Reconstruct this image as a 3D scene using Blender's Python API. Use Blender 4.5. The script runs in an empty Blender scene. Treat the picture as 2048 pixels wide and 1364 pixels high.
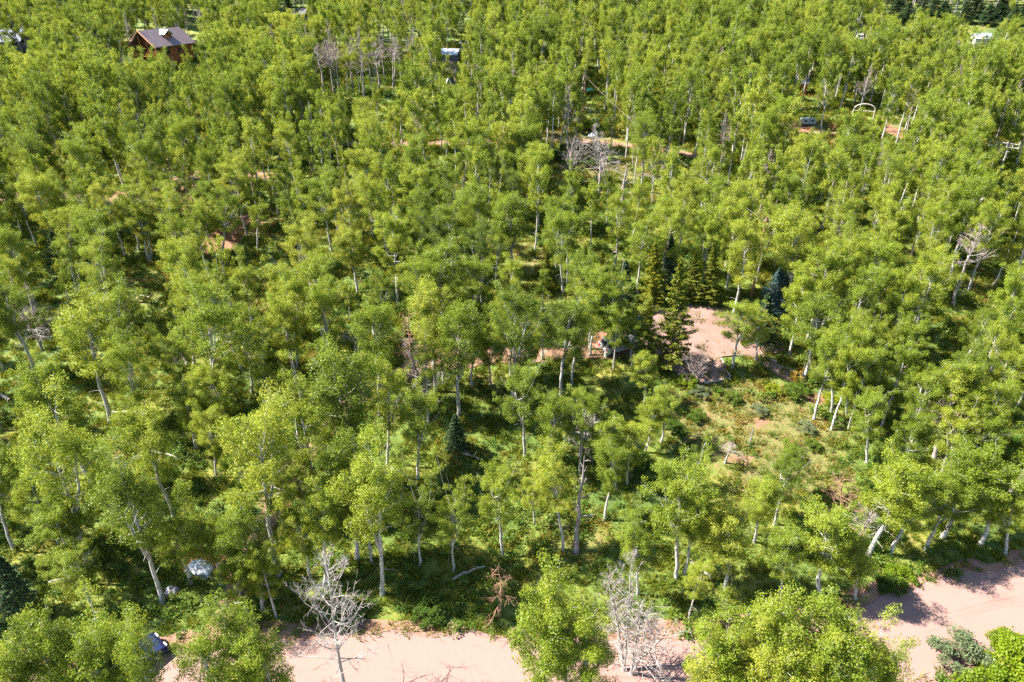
import bpy, math, random
import numpy as np
from mathutils import Vector
R = math.radians
SC = bpy.context.scene
COL = SC.collection

# ---------------------------------------------------------------- camera, sky, sun, exposure
CAM_H, PITCH, FPX = 45.0, R(29.0), 1365.3
cam_d = bpy.data.cameras.new('camera'); cam = bpy.data.objects.new('camera', cam_d); COL.objects.link(cam)
cam.location = (0, 0, CAM_H); cam.rotation_euler = (math.pi/2 - PITCH, 0, 0)
cam_d.sensor_width = 36; cam_d.lens = 24.0; cam_d.clip_end = 4000; cam_d.clip_start = 0.5
SC.camera = cam
SUN_EL, SUN_DIR = R(48), (-1.0, 0.10)             # direction towards the sun on the ground plan
az = math.atan2(SUN_DIR[1], SUN_DIR[0])
sd = Vector((math.cos(az)*math.cos(SUN_EL), math.sin(az)*math.cos(SUN_EL), math.sin(SUN_EL)))
W = bpy.data.worlds.new('World'); SC.world = W; W.use_nodes = True
nt = W.node_tree; bg = nt.nodes['Background']
sky = nt.nodes.new('ShaderNodeTexSky'); sky.sky_type = 'NISHITA'; sky.sun_disc = False
sky.sun_elevation = SUN_EL; sky.sun_rotation = math.atan2(sd.x, sd.y); sky.altitude = 2000
nt.links.new(sky.outputs[0], bg.inputs[0]); bg.inputs[1].default_value = 0.095
sun_d = bpy.data.lights.new('sun', 'SUN'); sun = bpy.data.objects.new('sun', sun_d); COL.objects.link(sun)
sun_d.energy = 5.0; sun_d.angle = R(0.5); sun_d.color = (1.0, 0.95, 0.86)
sun.rotation_euler = sd.to_track_quat('Z', 'Y').to_euler(); sun.location = (-60, 20, 120)
vs = SC.view_settings; vs.view_transform = 'Standard'; vs.look = 'None'; vs.exposure = 2.2; vs.gamma = 1.0
SC.cycles.max_bounces = 6; SC.cycles.transparent_max_bounces = 4; SC.cycles.diffuse_bounces = 3
SC.cycles.use_denoising = False

# ---------------------------------------------------------------- terrain and picture-to-ground helper
def terrain(x, y):
    x = np.asarray(x, float); y = np.asarray(y, float)
    s = np.minimum(y, 700) - 39
    z = 0.17*0.5*(s + np.sqrt(s*s + 30))
    k = np.clip((y - 45)/30, 0, 1); k = k*k*(3 - 2*k)
    z = z + k*(0.7*np.sin(x/21 + 1)*np.sin(y/27) + 1.3*np.sin(x/63 + .6 + y/90))
    return z
def tz(x, y): return float(terrain(x, y))
CP, SP = math.cos(PITCH), math.sin(PITCH)
def project(x, y, z):
    dz = z - CAM_H
    f = y*CP - dz*SP; u = y*SP + dz*CP
    return 1024 + FPX*x/f, 682 - FPX*u/f, f
def at(px, py, h=0.0):
    """ground point whose height h above the ground is seen at (px, py)"""
    a, b = (px - 1024)/FPX, (682 - py)/FPX
    d = np.array([a, CP + b*SP, -SP + b*CP])
    t = np.arange(25, 420, 0.1)
    g = CAM_H + d[2]*t - terrain(d[0]*t, d[1]*t) - h
    i = np.where(g < 0)[0]
    t0 = t[i[0]] if len(i) else 420.0
    return d[0]*t0, d[1]*t0
def fit_height(x, y, py):
    z0 = tz(x, y); lo, hi = 0.2, 40
    for _ in range(40):
        m = (lo + hi)/2
        if project(x, y, z0 + m)[1] > py: lo = m
        else: hi = m
    return lo

rng = np.random.default_rng(7)
random.seed(7)
def vnoise(x, y, s, seed=0):
    x = np.asarray(x, float)/s; y = np.asarray(y, float)/s
    xi = np.floor(x).astype(int); yi = np.floor(y).astype(int); fx = x - xi; fy = y - yi
    fx = fx*fx*(3 - 2*fx); fy = fy*fy*(3 - 2*fy)
    def h(a, b):
        v = np.sin(a*127.1 + b*311.7 + seed*74.7)*43758.5453
        return v - np.floor(v)
    return (h(xi, yi)*(1-fx) + h(xi+1, yi)*fx)*(1-fy) + (h(xi, yi+1)*(1-fx) + h(xi+1, yi+1)*fx)*fy

# ---------------------------------------------------------------- materials
def mat(name):
    m = bpy.data.materials.new(name); m.use_nodes = True
    return m, m.node_tree.nodes, m.node_tree.links
def N(ns, t, **kw):
    n = ns.new(t)
    for k, v in kw.items(): setattr(n, k, v)
    return n
def ramp(ns, stops):
    r = ns.new('ShaderNodeValToRGB'); e = r.color_ramp.elements
    while len(e) < len(stops): e.new(0.5)
    for i, (p, c) in enumerate(stops): e[i].position = p; e[i].color = (*c, 1)
    return r
def simple(name, col, rough=0.7, metal=0.0, var=0.15, scale=3.0, bump=0.0):
    m, ns, ln = mat(name); b = ns['Principled BSDF']
    b.inputs['Roughness'].default_value = rough; b.inputs['Metallic'].default_value = metal
    tc = N(ns, 'ShaderNodeTexCoord'); no = N(ns, 'ShaderNodeTexNoise'); no.inputs['Scale'].default_value = scale; no.inputs['Detail'].default_value = 5
    ln.new(tc.outputs['Object'], no.inputs['Vector'])
    r = ramp(ns, [(0.3, tuple(c*(1-var) for c in col)), (0.7, tuple(min(1, c*(1+var)) for c in col))])
    ln.new(no.outputs[0], r.inputs[0]); ln.new(r.outputs[0], b.inputs['Base Color'])
    if bump:
        bp = N(ns, 'ShaderNodeBump'); bp.inputs['Strength'].default_value = bump
        ln.new(no.outputs[0], bp.inputs['Height']); ln.new(bp.outputs[0], b.inputs['Normal'])
    return m
def leaf_mat(name, stops, trans=0.42, nscale=0.35):
    """leaves: tint differs by plant and in clumps; some light passes through"""
    m, ns, ln = mat(name); ns.remove(ns['Principled BSDF']); out = ns['Material Output']
    oi = N(ns, 'ShaderNodeObjectInfo'); ge = N(ns, 'ShaderNodeNewGeometry')
    no = N(ns, 'ShaderNodeTexNoise'); no.inputs['Scale'].default_value = nscale; no.inputs['Detail'].default_value = 3
    ln.new(ge.outputs['Position'], no.inputs['Vector'])
    bgn = N(ns, 'ShaderNodeTexNoise'); bgn.inputs['Scale'].default_value = .035; bgn.inputs['Detail'].default_value = 2; ln.new(ge.outputs['Position'], bgn.inputs['Vector'])
    wn = N(ns, 'ShaderNodeTexNoise'); wn.inputs['Scale'].default_value = 6.0
    ln.new(ge.outputs['Position'], wn.inputs['Vector'])
    a = N(ns, 'ShaderNodeMath', operation='MULTIPLY_ADD'); a.inputs[1].default_value = 0.56; ln.new(oi.outputs['Random'], a.inputs[0])
    b = N(ns, 'ShaderNodeMath', operation='MULTIPLY_ADD'); b.inputs[1].default_value = 0.55
    bb = N(ns, 'ShaderNodeMath', operation='MULTIPLY_ADD'); bb.inputs[1].default_value = .7; bb.inputs[2].default_value = -.38; ln.new(bgn.outputs[0], bb.inputs[0]); ln.new(bb.outputs[0], b.inputs[2])
    ln.new(no.outputs[0], b.inputs[0]); ln.new(b.outputs[0], a.inputs[2])
    c = N(ns, 'ShaderNodeMath', operation='MULTIPLY_ADD'); c.inputs[1].default_value = 0.35; 
    c2 = N(ns, 'ShaderNodeMath', operation='SUBTRACT'); c2.inputs[1].default_value = 0.22
    ln.new(wn.outputs[0], c.inputs[0]); ln.new(a.outputs[0], c2.inputs[0]); ln.new(c2.outputs[0], c.inputs[2])
    r = ramp(ns, stops); ln.new(c.outputs[0], r.inputs[0])
    di = N(ns, 'ShaderNodeBsdfDiffuse'); tr = N(ns, 'ShaderNodeBsdfTranslucent'); gl = N(ns, 'ShaderNodeBsdfGlossy'); gl.inputs['Roughness'].default_value = 0.45
    gl.inputs['Color'].default_value = (.9, .9, .8, 1)
    hs = N(ns, 'ShaderNodeHueSaturation'); hs.inputs['Hue'].default_value = 0.485; hs.inputs['Value'].default_value = 1.3; ln.new(r.outputs[0], hs.inputs['Color'])
    ln.new(r.outputs[0], di.inputs[0]); ln.new(hs.outputs[0], tr.inputs[0])
    m1 = N(ns, 'ShaderNodeMixShader'); m1.inputs[0].default_value = trans
    ln.new(di.outputs[0], m1.inputs[1]); ln.new(tr.outputs[0], m1.inputs[2])
    m2 = N(ns, 'ShaderNodeMixShader'); m2.inputs[0].default_value = 0.012
    ln.new(m1.outputs[0], m2.inputs[1]); ln.new(gl.outputs[0], m2.inputs[2]); ln.new(m2.outputs[0], out.inputs[0])
    return m
def bark_mat(name, pale, dark, zmix=0.0):
    m, ns, ln = mat(name); b = ns['Principled BSDF']; b.inputs['Roughness'].default_value = 0.8
    tc = N(ns, 'ShaderNodeTexCoord'); mp = N(ns, 'ShaderNodeMapping'); mp.inputs['Scale'].default_value = (2.2, 2.2, 1.1)
    no = N(ns, 'ShaderNodeTexNoise'); no.inputs['Scale'].default_value = 1.6; no.inputs['Detail'].default_value = 6; no.inputs['Roughness'].default_value = 0.7
    ln.new(tc.outputs['Object'], mp.inputs[0]); ln.new(mp.outputs[0], no.inputs['Vector'])
    r = ramp(ns, [(0.36, dark), (0.5, tuple(p*.8 for p in pale)), (0.7, pale)]); ln.new(no.outputs[0], r.inputs[0])
    ln.new(r.outputs[0], b.inputs['Base Color'])
    return m
M = {}
M['leaf'] = leaf_mat('aspen_leaves', [(0.05, (.080, .118, .011)), (0.36, (.156, .205, .017)), (0.66, (.220, .268, .024)), (1.0, (.30, .30, .035))])
M['shrubleaf'] = leaf_mat('shrub_leaves', [(0.1, (.05, .10, .014)), (0.5, (.09, .15, .018)), (0.9, (.16, .19, .025))])
M['limeleaf'] = leaf_mat('lime_leaves', [(0.1, (.12, .19, .012)), (0.5, (.19, .25, .012)), (0.9, (.27, .29, .02))])
M['sageleaf'] = leaf_mat('sage_leaves', [(0.1, (.085, .115, .05)), (0.5, (.13, .16, .075)), (0.9, (.19, .20, .095))], trans=.2)
M['rustleaf'] = leaf_mat('rust_leaves', [(0.1, (.22, .13, .02)), (0.5, (.30, .19, .025)), (0.9, (.36, .26, .03))])
M['deadneedle'] = leaf_mat('dead_needles', [(0.1, (.17, .10, .05)), (0.5, (.25, .15, .08)), (0.9, (.30, .19, .10))], trans=.2)
M['pine'] = leaf_mat('pine_needles', [(0.1, (.075, .095, .010)), (0.5, (.135, .150, .012)), (0.9, (.20, .19, .016))], trans=.25)
M['spruce'] = leaf_mat('spruce_needles', [(0.1, (.025, .050, .020)), (0.5, (.04, .075, .028)), (0.9, (.065, .10, .035))], trans=.15)
M['bluespruce'] = leaf_mat('blue_spruce_needles', [(0.1, (.05, .09, .085)), (0.5, (.08, .13, .12)), (0.9, (.12, .18, .165))], trans=.12)
M['grass'] = leaf_mat('grass_blades', [(0.08, (.05, .10, .010)), (0.40, (.11, .150, .012)), (0.66, (.18, .185, .018)), (0.95, (.27, .21, .05))], trans=.4, nscale=.12)
M['bark'] = bark_mat('aspen_bark', (.47, .44, .385), (.09, .075, .06))
M['deadbark'] = bark_mat('dead_bark', (.30, .25, .24), (.15, .11, .095))
M['palebark'] = bark_mat('pale_dead_bark', (.38, .33, .305), (.20, .155, .135))
M['twig'] = bark_mat('dead_twigs', (.33, .25, .225), (.2, .14, .12))
M['redbark'] = bark_mat('red_dead_bark', (.30, .165, .095), (.14, .07, .04))
M['conebark'] = bark_mat('conifer_bark', (.16, .11, .08), (.06, .04, .03))
M['logwood'] = bark_mat('weathered_log', (.42, .37, .31), (.2, .15, .11))

def ground_mat():
    m, ns, ln = mat('forest_ground'); b = ns['Principled BSDF']; b.inputs['Roughness'].default_value = 0.95
    ge = N(ns, 'ShaderNodeNewGeometry')
    n1 = N(ns, 'ShaderNodeTexNoise'); n1.inputs['Scale'].default_value = 0.16; n1.inputs['Detail'].default_value = 8; n1.inputs['Roughness'].default_value = .62
    n2 = N(ns, 'ShaderNodeTexNoise'); n2.inputs['Scale'].default_value = 2.3; n2.inputs['Detail'].default_value = 6; n2.inputs['Roughness'].default_value = .7
    for n in (n1, n2): ln.new(ge.outputs['Position'], n.inputs['Vector'])
    r1 = ramp(ns, [(0.30, (.040, .075, .010)), (0.48, (.085, .125, .014)), (0.62, (.15, .155, .018)), (0.75, (.22, .17, .05))]); 
    ad = N(ns, 'ShaderNodeMath', operation='MULTIPLY_ADD'); ad.inputs[1].default_value = 0.45; ad.inputs[2].default_value = -0.22
    sm = N(ns, 'ShaderNodeMath', operation='ADD'); ln.new(n2.outputs[0], ad.inputs[0]); ln.new(ad.outputs[0], sm.inputs[0]); ln.new(n1.outputs[0], sm.inputs[1])
    ln.new(sm.outputs[0], r1.inputs[0])
    at_ = N(ns, 'ShaderNodeAttribute', attribute_name='cover')          # r bare dirt, g dry grass
    sp = N(ns, 'ShaderNodeSeparateColor'); ln.new(at_.outputs['Color'], sp.inputs[0])
    def thr(chan, lo, hi):
        a = N(ns, 'ShaderNodeMath', operation='ADD'); ln.new(sp.outputs[chan], a.inputs[0])
        k = N(ns, 'ShaderNodeMath', operation='MULTIPLY_ADD'); k.inputs[1].default_value = .9; k.inputs[2].default_value = -.45; ln.new(n2.outputs[0], k.inputs[0]); ln.new(k.outputs[0], a.inputs[1])
        mr = N(ns, 'ShaderNodeMapRange'); mr.inputs[1].default_value = lo; mr.inputs[2].default_value = hi; ln.new(a.outputs[0], mr.inputs[0])
        return mr
    rd = ramp(ns, [(0.3, (.15, .065, .032)), (0.7, (.27, .13, .075))]); ln.new(n2.outputs[0], rd.inputs[0])
    rs = ramp(ns, [(0.3, (.075, .10, .018)), (0.5, (.13, .125, .03)), (0.72, (.21, .115, .055))]); ln.new(n2.outputs[0], rs.inputs[0])
    x1 = N(ns, 'ShaderNodeMix', data_type='RGBA'); ln.new(thr(1, .35, .65).outputs[0], x1.inputs[0]); ln.new(r1.outputs[0], x1.inputs[6]); ln.new(rs.outputs[0], x1.inputs[7])
    x2 = N(ns, 'ShaderNodeMix', data_type='RGBA'); ln.new(thr(0, .4, .6).outputs[0], x2.inputs[0]); ln.new(x1.outputs[2], x2.inputs[6]); ln.new(rd.outputs[0], x2.inputs[7])
    ln.new(x2.outputs[2], b.inputs['Base Color'])
    bp = N(ns, 'ShaderNodeBump'); bp.inputs['Strength'].default_value = .7; bp.inputs['Distance'].default_value = .25; ln.new(n2.outputs[0], bp.inputs['Height']); ln.new(bp.outputs[0], b.inputs['Normal'])
    return m
def dirt_mat(name, a, b_, streak=False):
    m, ns, ln = mat(name); b = ns['Principled BSDF']; b.inputs['Roughness'].default_value = 0.95
    ge = N(ns, 'ShaderNodeNewGeometry')
    n1 = N(ns, 'ShaderNodeTexNoise'); n1.inputs['Scale'].default_value = 0.5; n1.inputs['Detail'].default_value = 9; n1.inputs['Roughness'].default_value = .7
    ln.new(ge.outputs['Position'], n1.inputs['Vector'])
    n2 = N(ns, 'ShaderNodeTexNoise'); n2.inputs['Scale'].default_value = 9; n2.inputs['Detail'].default_value = 4
    ln.new(ge.outputs['Position'], n2.inputs['Vector'])
    k = N(ns, 'ShaderNodeMath', operation='MULTIPLY_ADD'); k.inputs[1].default_value = .35; k.inputs[2].default_value = -.17; ln.new(n2.outputs[0], k.inputs[0])
    s = N(ns, 'ShaderNodeMath', operation='ADD'); ln.new(n1.outputs[0], s.inputs[0]); ln.new(k.outputs[0], s.inputs[1])
    last = s
    if streak:      # wheel tracks run along the road: v of the strip
        uv = N(ns, 'ShaderNodeUVMap'); sp = N(ns, 'ShaderNodeSeparateXYZ'); ln.new(uv.outputs[0], sp.inputs[0])
        w = N(ns, 'ShaderNodeMath', operation='MULTIPLY'); w.inputs[1].default_value = 25.0; ln.new(sp.outputs[1], w.inputs[0])
        nn = N(ns, 'ShaderNodeTexNoise', noise_dimensions='2D'); nn.inputs['Scale'].default_value = 1.0; nn.inputs['Detail'].default_value = 5
        cb = N(ns, 'ShaderNodeCombineXYZ'); ux = N(ns, 'ShaderNodeMath', operation='MULTIPLY'); ux.inputs[1].default_value = .06; ln.new(sp.outputs[0], ux.inputs[0])
        ln.new(ux.outputs[0], cb.inputs[0]); ln.new(w.outputs[0], cb.inputs[1]); ln.new(cb.outputs[0], nn.inputs['Vector'])
        k2 = N(ns, 'ShaderNodeMath', operation='MULTIPLY_ADD'); k2.inputs[1].default_value = .62; ln.new(nn.outputs[0], k2.inputs[0])
        rt = N(ns, 'ShaderNodeMath', operation='MULTIPLY_ADD'); rt.inputs[1].default_value = 12.6; rt.inputs[2].default_value = -1.5; ln.new(sp.outputs[1], rt.inputs[0])
        si = N(ns, 'ShaderNodeMath', operation='SINE'); ln.new(rt.outputs[0], si.inputs[0]); n3 = N(ns, 'ShaderNodeTexNoise'); n3.inputs['Scale'].default_value = .12; n3.inputs['Detail'].default_value = 4; ln.new(ge.outputs['Position'], n3.inputs['Vector'])
        sg = N(ns, 'ShaderNodeMath', operation='MULTIPLY'); ln.new(si.outputs[0], sg.inputs[0]); ln.new(n3.outputs[0], sg.inputs[1]); sh = N(ns, 'ShaderNodeMath', operation='MULTIPLY_ADD'); sh.inputs[1].default_value = .22; ln.new(sg.outputs[0], sh.inputs[0])
        n4 = N(ns, 'ShaderNodeMath', operation='MULTIPLY_ADD'); n4.inputs[1].default_value = 1.0; n4.inputs[2].default_value = -.5; ln.new(n3.outputs[0], n4.inputs[0]); ln.new(n4.outputs[0], sh.inputs[2]); ln.new(sh.outputs[0], k2.inputs[2])
        s2 = N(ns, 'ShaderNodeMath', operation='ADD'); ln.new(s.outputs[0], s2.inputs[0]); ln.new(k2.outputs[0], s2.inputs[1]); last = s2
    r = ramp(ns, [(0.28, a), (0.72, b_)]); ln.new(last.outputs[0], r.inputs[0]); ln.new(r.outputs[0], b.inputs['Base Color'])
    bp = N(ns, 'ShaderNodeBump'); bp.inputs['Strength'].default_value = .35; bp.inputs['Distance'].default_value = .08; ln.new(s.outputs[0], bp.inputs['Height']); ln.new(bp.outputs[0], b.inputs['Normal'])
    return m
M['ground'] = ground_mat()
M['road'] = dirt_mat('road_dirt', (.140, .076, .060), (.215, .130, .107), True)
M['verge'] = dirt_mat('verge_dirt', (.15, .07, .042), (.27, .155, .105))
M['gravel'] = dirt_mat('court_gravel', (.145, .083, .062), (.225, .142, .112))
M['track'] = dirt_mat('track_dirt', (.16, .08, .048), (.27, .155, .10))

# ---------------------------------------------------------------- mesh helpers
class MB:
    """collects quads"""
    def __init__(s): s.v = []; s.q = []; s.m = []; s.n = 0
    def add(s, v, q, mi=0):
        v = np.asarray(v, float).reshape(-1, 3); q = np.asarray(q, int).reshape(-1, 4)
        s.v.append(v); s.q.append(q + s.n); s.m.append(np.full(len(q), mi)); s.n += len(v)
    def tube(s, pts, rad, n=6, mi=0):
        pts = np.asarray(pts, float); rad = np.asarray(rad, float); k = len(pts)
        d = np.gradient(pts, axis=0); d /= np.linalg.norm(d, axis=1)[:, None] + 1e-9
        ref = np.where(np.abs(d[:, 2:3]) > .9, np.array([[1., 0, 0]]), np.array([[0, 0, 1.]]))
        a = np.cross(d, ref); a /= np.linalg.norm(a, axis=1)[:, None] + 1e-9; b = np.cross(d, a)
        th = np.arange(n)*2*math.pi/n
        v = pts[:, None] + rad[:, None, None]*(a[:, None]*np.cos(th)[None, :, None] + b[:, None]*np.sin(th)[None, :, None])
        i = np.arange(k-1)[:, None]*n; j = np.arange(n)[None]; j2 = (j+1) % n
        q = np.stack([i+j, i+j2, i+n+j2, i+n+j], -1).reshape(-1, 4)
        s.add(v.reshape(-1, 3), q, mi)
    def leaves(s, p, size, r, up=0.5, asp=0.8, mi=0, along=None, out=None):
        n = len(p)
        nr = r.normal(size=(n, 3)); nr[:, 2] += up*2
        if out is not None: nr = nr*.9 + out*.7
        nr /= np.linalg.norm(nr, axis=1)[:, None]
        t = r.normal(size=(n, 3)) if along is None else along + .35*r.normal(size=(n, 3))
        t -= nr*(t*nr).sum(1)[:, None]; t /= np.linalg.norm(t, axis=1)[:, None] + 1e-9
        b = np.cross(nr, t)
        sz = (size*(.7 + .6*r.random(n)))[:, None]*.5
        v = np.stack([p - t*sz, p + b*sz*asp + t*sz*.1, p + t*sz, p - b*sz*asp + t*sz*.1], 1)
        s.add(v.reshape(-1, 3), np.arange(4*n).reshape(-1, 4), mi)
    def box(s, c, d, rz=0.0, mi=0, bev=0):
        x, y, z = d[0]/2, d[1]/2, d[2]/2
        v = np.array([(sx*x, sy*y, sz*z) for sz in (-1, 1) for sy in (-1, 1) for sx in (-1, 1)])
        cs, sn = math.cos(rz), math.sin(rz); v = v @ np.array([[cs, sn, 0], [-sn, cs, 0], [0, 0, 1]]) + np.array(c)
        s.add(v, [(0, 2, 3, 1), (4, 5, 7, 6), (0, 1, 5, 4), (2, 6, 7, 3), (0, 4, 6, 2), (1, 3, 7, 5)], mi)
    def prism(s, prof, y0, y1, axis='y', mi=0):
        """closed outline in (x,z) swept along y; a fan of quads closes the ends"""
        k = len(prof); v = [(p[0], y0, p[1]) for p in prof] + [(p[0], y1, p[1]) for p in prof]
        c = np.mean(prof, axis=0); v += [(c[0], y0, c[1]), (c[0], y1, c[1])]
        q = [(i, (i+1) % k, k + (i+1) % k, k + i) for i in range(k)]
        v = np.array(v, float)
        if axis == 'x': v = v[:, [1, 0, 2]]
        s.add(v, q, mi)
        e = []
        for i in range(0, k, 2):
            e.append((2*k, i, (i+1) % k, (i+2) % k) if k % 2 == 0 else (2*k, i, (i+1) % k, (i+1) % k))
            e.append((2*k+1, k+(i+2) % k, k+(i+1) % k, k+i) if k % 2 == 0 else (2*k+1, k+(i+1) % k, k+i, k+i))
        s.q.append(np.array(e) + s.n - len(v)); s.m.append(np.full(len(e), mi))
    def mesh(s, name, mats, smooth=False):
        me = bpy.data.meshes.new(name)
        v = np.concatenate(s.v); q = np.concatenate(s.q); mi = np.concatenate(s.m)
        me.vertices.add(len(v)); me.vertices.foreach_set('co', v.astype(np.float32).ravel())
        me.loops.add(len(q)*4); me.loops.foreach_set('vertex_index', q.astype(np.int32).ravel())
        me.polygons.add(len(q)); me.polygons.foreach_set('loop_start', np.arange(0, len(q)*4, 4, dtype=np.int32))
        try: me.polygons.foreach_set('loop_total', np.full(len(q), 4, np.int32))
        except Exception: pass
        me.polygons.foreach_set('material_index', mi.astype(np.int32))
        me.polygons.foreach_set('use_smooth', np.full(len(q), smooth))
        for m in (mats if isinstance(mats, (list, tuple)) else [mats]): me.materials.append(m)
        me.update(calc_edges=True)
        return me
def obj(name, me, parent=None, link=True):
    o = bpy.data.objects.new(name, me)
    if link: COL.objects.link(o)
    if parent: o.parent = parent
    return o
def part(name, mb, m, parent, smooth=False): return obj(name, mb.mesh(name, m, smooth), parent)
def tag(o, label=None, cat=None, group=None, kind=None):
    if label: o['label'] = label
    if cat: o['category'] = cat
    if group: o['group'] = group
    if kind: o['kind'] = kind
    return o
def empty(name, x, y, rz=0.0, z=None, s=1.0):
    o = obj(name, None); o.location = (x, y, tz(x, y) if z is None else z); o.rotation_euler = (0, 0, rz); o.scale = (s, s, s); o.empty_display_size = .3
    return o

# ---------------------------------------------------------------- ground
DIRT, DRY = [], []                                    # soft patches (x, y, rx, ry, strength)
def patch(lst, px, py, wpx, hpx, k=1.0):
    x, y = at(px, py); x1, _ = at(px + wpx/2, py); _, y0 = at(px, py + hpx/2); _, y1 = at(px, py - hpx/2)
    lst.append((x, y, abs(x1 - x), max(abs(y1 - y0)/2, .8), k))
for a in [(1510, 850, 340, 190, .85), (1560, 930, 260, 140, .75), (1170, 340, 260, 40, 1), (1170, 272, 170, 22, 1), (1290, 330, 120, 60, .7), (1620, 262, 120, 40, 1), (1790, 260, 50, 30, 1),
          (1900, 55, 160, 18, 1), (500, 445, 140, 60, .75), (270, 585, 120, 90, .55), (1150, 1080, 170, 110, .5), (1060, 520, 90, 90, .6), (2000, 1330, 140, 90, .5), (1985, 290, 90, 22, .8),
          (1950, 560, 120, 70, .5), (620, 1215, 150, 50, .6), (250, 900, 120, 70, .5)]: patch(DRY, *a)
for a in [(1520, 845, 60, 30, .62), (1640, 800, 70, 28, .66), (1585, 880, 60, 26, .55), (1420, 830, 50, 26, .55), (1480, 920, 80, 26, .6), (370, 400, 130, 60, .9), (445, 480, 70, 70, .95), (405, 350, 90, 18, .9), (500, 440, 60, 26, .9),
          (420, 1128, 110, 60, .75), (560, 985, 100, 90, .6), (1590, 255, 60, 24, .9), (1220, 690, 150, 60, .75), (900, 705, 150, 40, .8), (240, 395, 110, 30, .9), (60, 395, 150, 24, .9), (1400, 640, 250, 60, .6),
          (1905, 1325, 90, 70, .6), (1290, 1310, 900, 60, .45), (1760, 1190, 160, 50, .7), (1785, 262, 30, 26, .9)]: patch(DIRT, *a)
def cover(x, y, lst):
    c = np.zeros_like(x)
    for a, b, rx, ry, k in lst:
        d = np.sqrt(((x-a)/rx)**2 + ((y-b)/ry)**2)
        c = np.maximum(c, k*np.clip(1.6 - d, 0, 1))
    return c
def build_ground():
    xs = np.concatenate([[-1800, -1000, -600, -400, -300], np.arange(-235, 235.1, .9), [300, 400, 600, 1000, 1800]])
    ys = np.concatenate([[-1500, -600, -200, -60, 0, 15], np.arange(24, 262, .9), [270, 285, 300, 330, 370, 430, 520, 700, 1200, 2200]])
    X, Y = np.meshgrid(xs, ys); Z = terrain(X, Y)
    inner = (Y > 24) & (Y < 262) & (abs(X) < 235)
    Z = Z + inner*.10*(vnoise(X, Y, 2.1, 3) - .5)
    nx, ny = len(xs), len(ys)
    i = np.arange(ny-1)[:, None]*nx + np.arange(nx-1)[None]
    q = np.stack([i, i+1, i+nx+1, i+nx], -1).reshape(-1, 4)
    mb = MB(); mb.add(np.stack([X, Y, Z], -1).reshape(-1, 3), q)
    me = mb.mesh('ground', M['ground'], True)
    ca = me.color_attributes.new('cover', 'FLOAT_COLOR', 'POINT')
    c = np.zeros((nx*ny, 4), np.float32); c[:, 0] = cover(X, Y, DIRT).ravel(); c[:, 1] = cover(X, Y, DRY).ravel(); c[:, 3] = 1
    ca.data.foreach_set('color', c.ravel())
    tag(obj('ground', me), kind='structure')
build_ground()

KEEP_OUT = []                                         # (polyline, half width) of bare surfaces, for grass and fill trees
def smooth_line(P, step=.8):
    P = np.array(P, float); t = np.arange(len(P)); out = []
    pts = np.concatenate([[2*P[0]-P[1]], P, [2*P[-1]-P[-2]]])
    for i in range(len(P)-1):
        a, b, c, d = pts[i:i+4]; n = max(2, int(np.linalg.norm(c-b)/step))
        for s in np.arange(n)/n:
            out.append(.5*((2*b) + (c-a)*s + (2*a-5*b+4*c-d)*s*s + (3*b-a-3*c+d)*s**3))
    out.append(P[-1]); return np.array(out)
def strip(name, pix, width, m, lift, wob=.4, cross=9, seed=1, world=None):
    L = smooth_line([at(*p) for p in pix] if world is None else world)
    d = np.gradient(L, axis=0); d /= np.linalg.norm(d, axis=1)[:, None]; nrm = np.stack([-d[:, 1], d[:, 0]], -1)
    ln = np.concatenate([[0], np.cumsum(np.linalg.norm(np.diff(L, axis=0), axis=1))])
    hl = width/2 + wob*(2*vnoise(ln, ln*0+3, 1.3, seed) - 1) + wob*.8*(2*vnoise(ln, ln*0, 5, seed+5) - 1)
    hr = width/2 + wob*(2*vnoise(ln, ln*0+9, 1.3, seed+1) - 1) + wob*.8*(2*vnoise(ln, ln*0+5, 5, seed+7) - 1)
    s = np.linspace(-1, 1, cross)
    off = np.where(s[None] < 0, s[None]*hr[:, None], s[None]*hl[:, None])
    P = L[:, None] + nrm[:, None]*off[..., None]
    z = terrain(P[..., 0], P[..., 1]) + lift
    V = np.concatenate([P, z[..., None]], -1)
    n = len(L); i = np.arange(n-1)[:, None]*cross + np.arange(cross-1)[None]
    q = np.stack([i, i+cross, i+cross+1, i+1], -1).reshape(-1, 4)
    mb = MB(); mb.add(V.reshape(-1, 3), q); me = mb.mesh(name, m, True)
    uvl = me.uv_layers.new(name='UVMap'); uv = np.stack([np.repeat(ln, cross), np.tile(s*.5+.5, n)], -1)
    uvl.data.foreach_set('uv', uv[q.ravel()].astype(np.float32).ravel())
    KEEP_OUT.append((L[::2], width/2 - (.9 if name == 'road_verge' else 0)))
    return tag(obj(name, me), kind='structure')
def sheet(name, pix, m, lift, seed=2):
    """flat area with an uneven outline, laid on the ground as rings"""
    P = np.array([at(*p) for p in pix]); c = P.mean(0)
    L = smooth_line(np.vstack([P, P[:1]]), .5)[:-1]
    k = np.arange(len(L)); L = c + (L - c)*(1 + .10*(vnoise(k, k*0, 3, seed) - .5) + .06*(vnoise(k, k*0, 1.1, seed+3) - .5))[:, None]
    rings = [c + (L-c)*t for t in np.linspace(1, 0.02, 14)]
    V = np.concatenate(rings); z = terrain(V[:, 0], V[:, 1]) + lift; n = len(L)
    i = (np.arange(13)*n)[:, None] + np.arange(n)[None]; j = (np.arange(13)*n)[:, None] + ((np.arange(n)+1) % n)[None]
    q = np.stack([i, j, j+n, i+n], -1).reshape(-1, 4)
    mb = MB(); mb.add(np.column_stack([V, z]), q)
    KEEP_OUT.append((V[::3], .5))
    return tag(obj(name, mb.mesh(name, m, True)), kind='structure')
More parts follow.
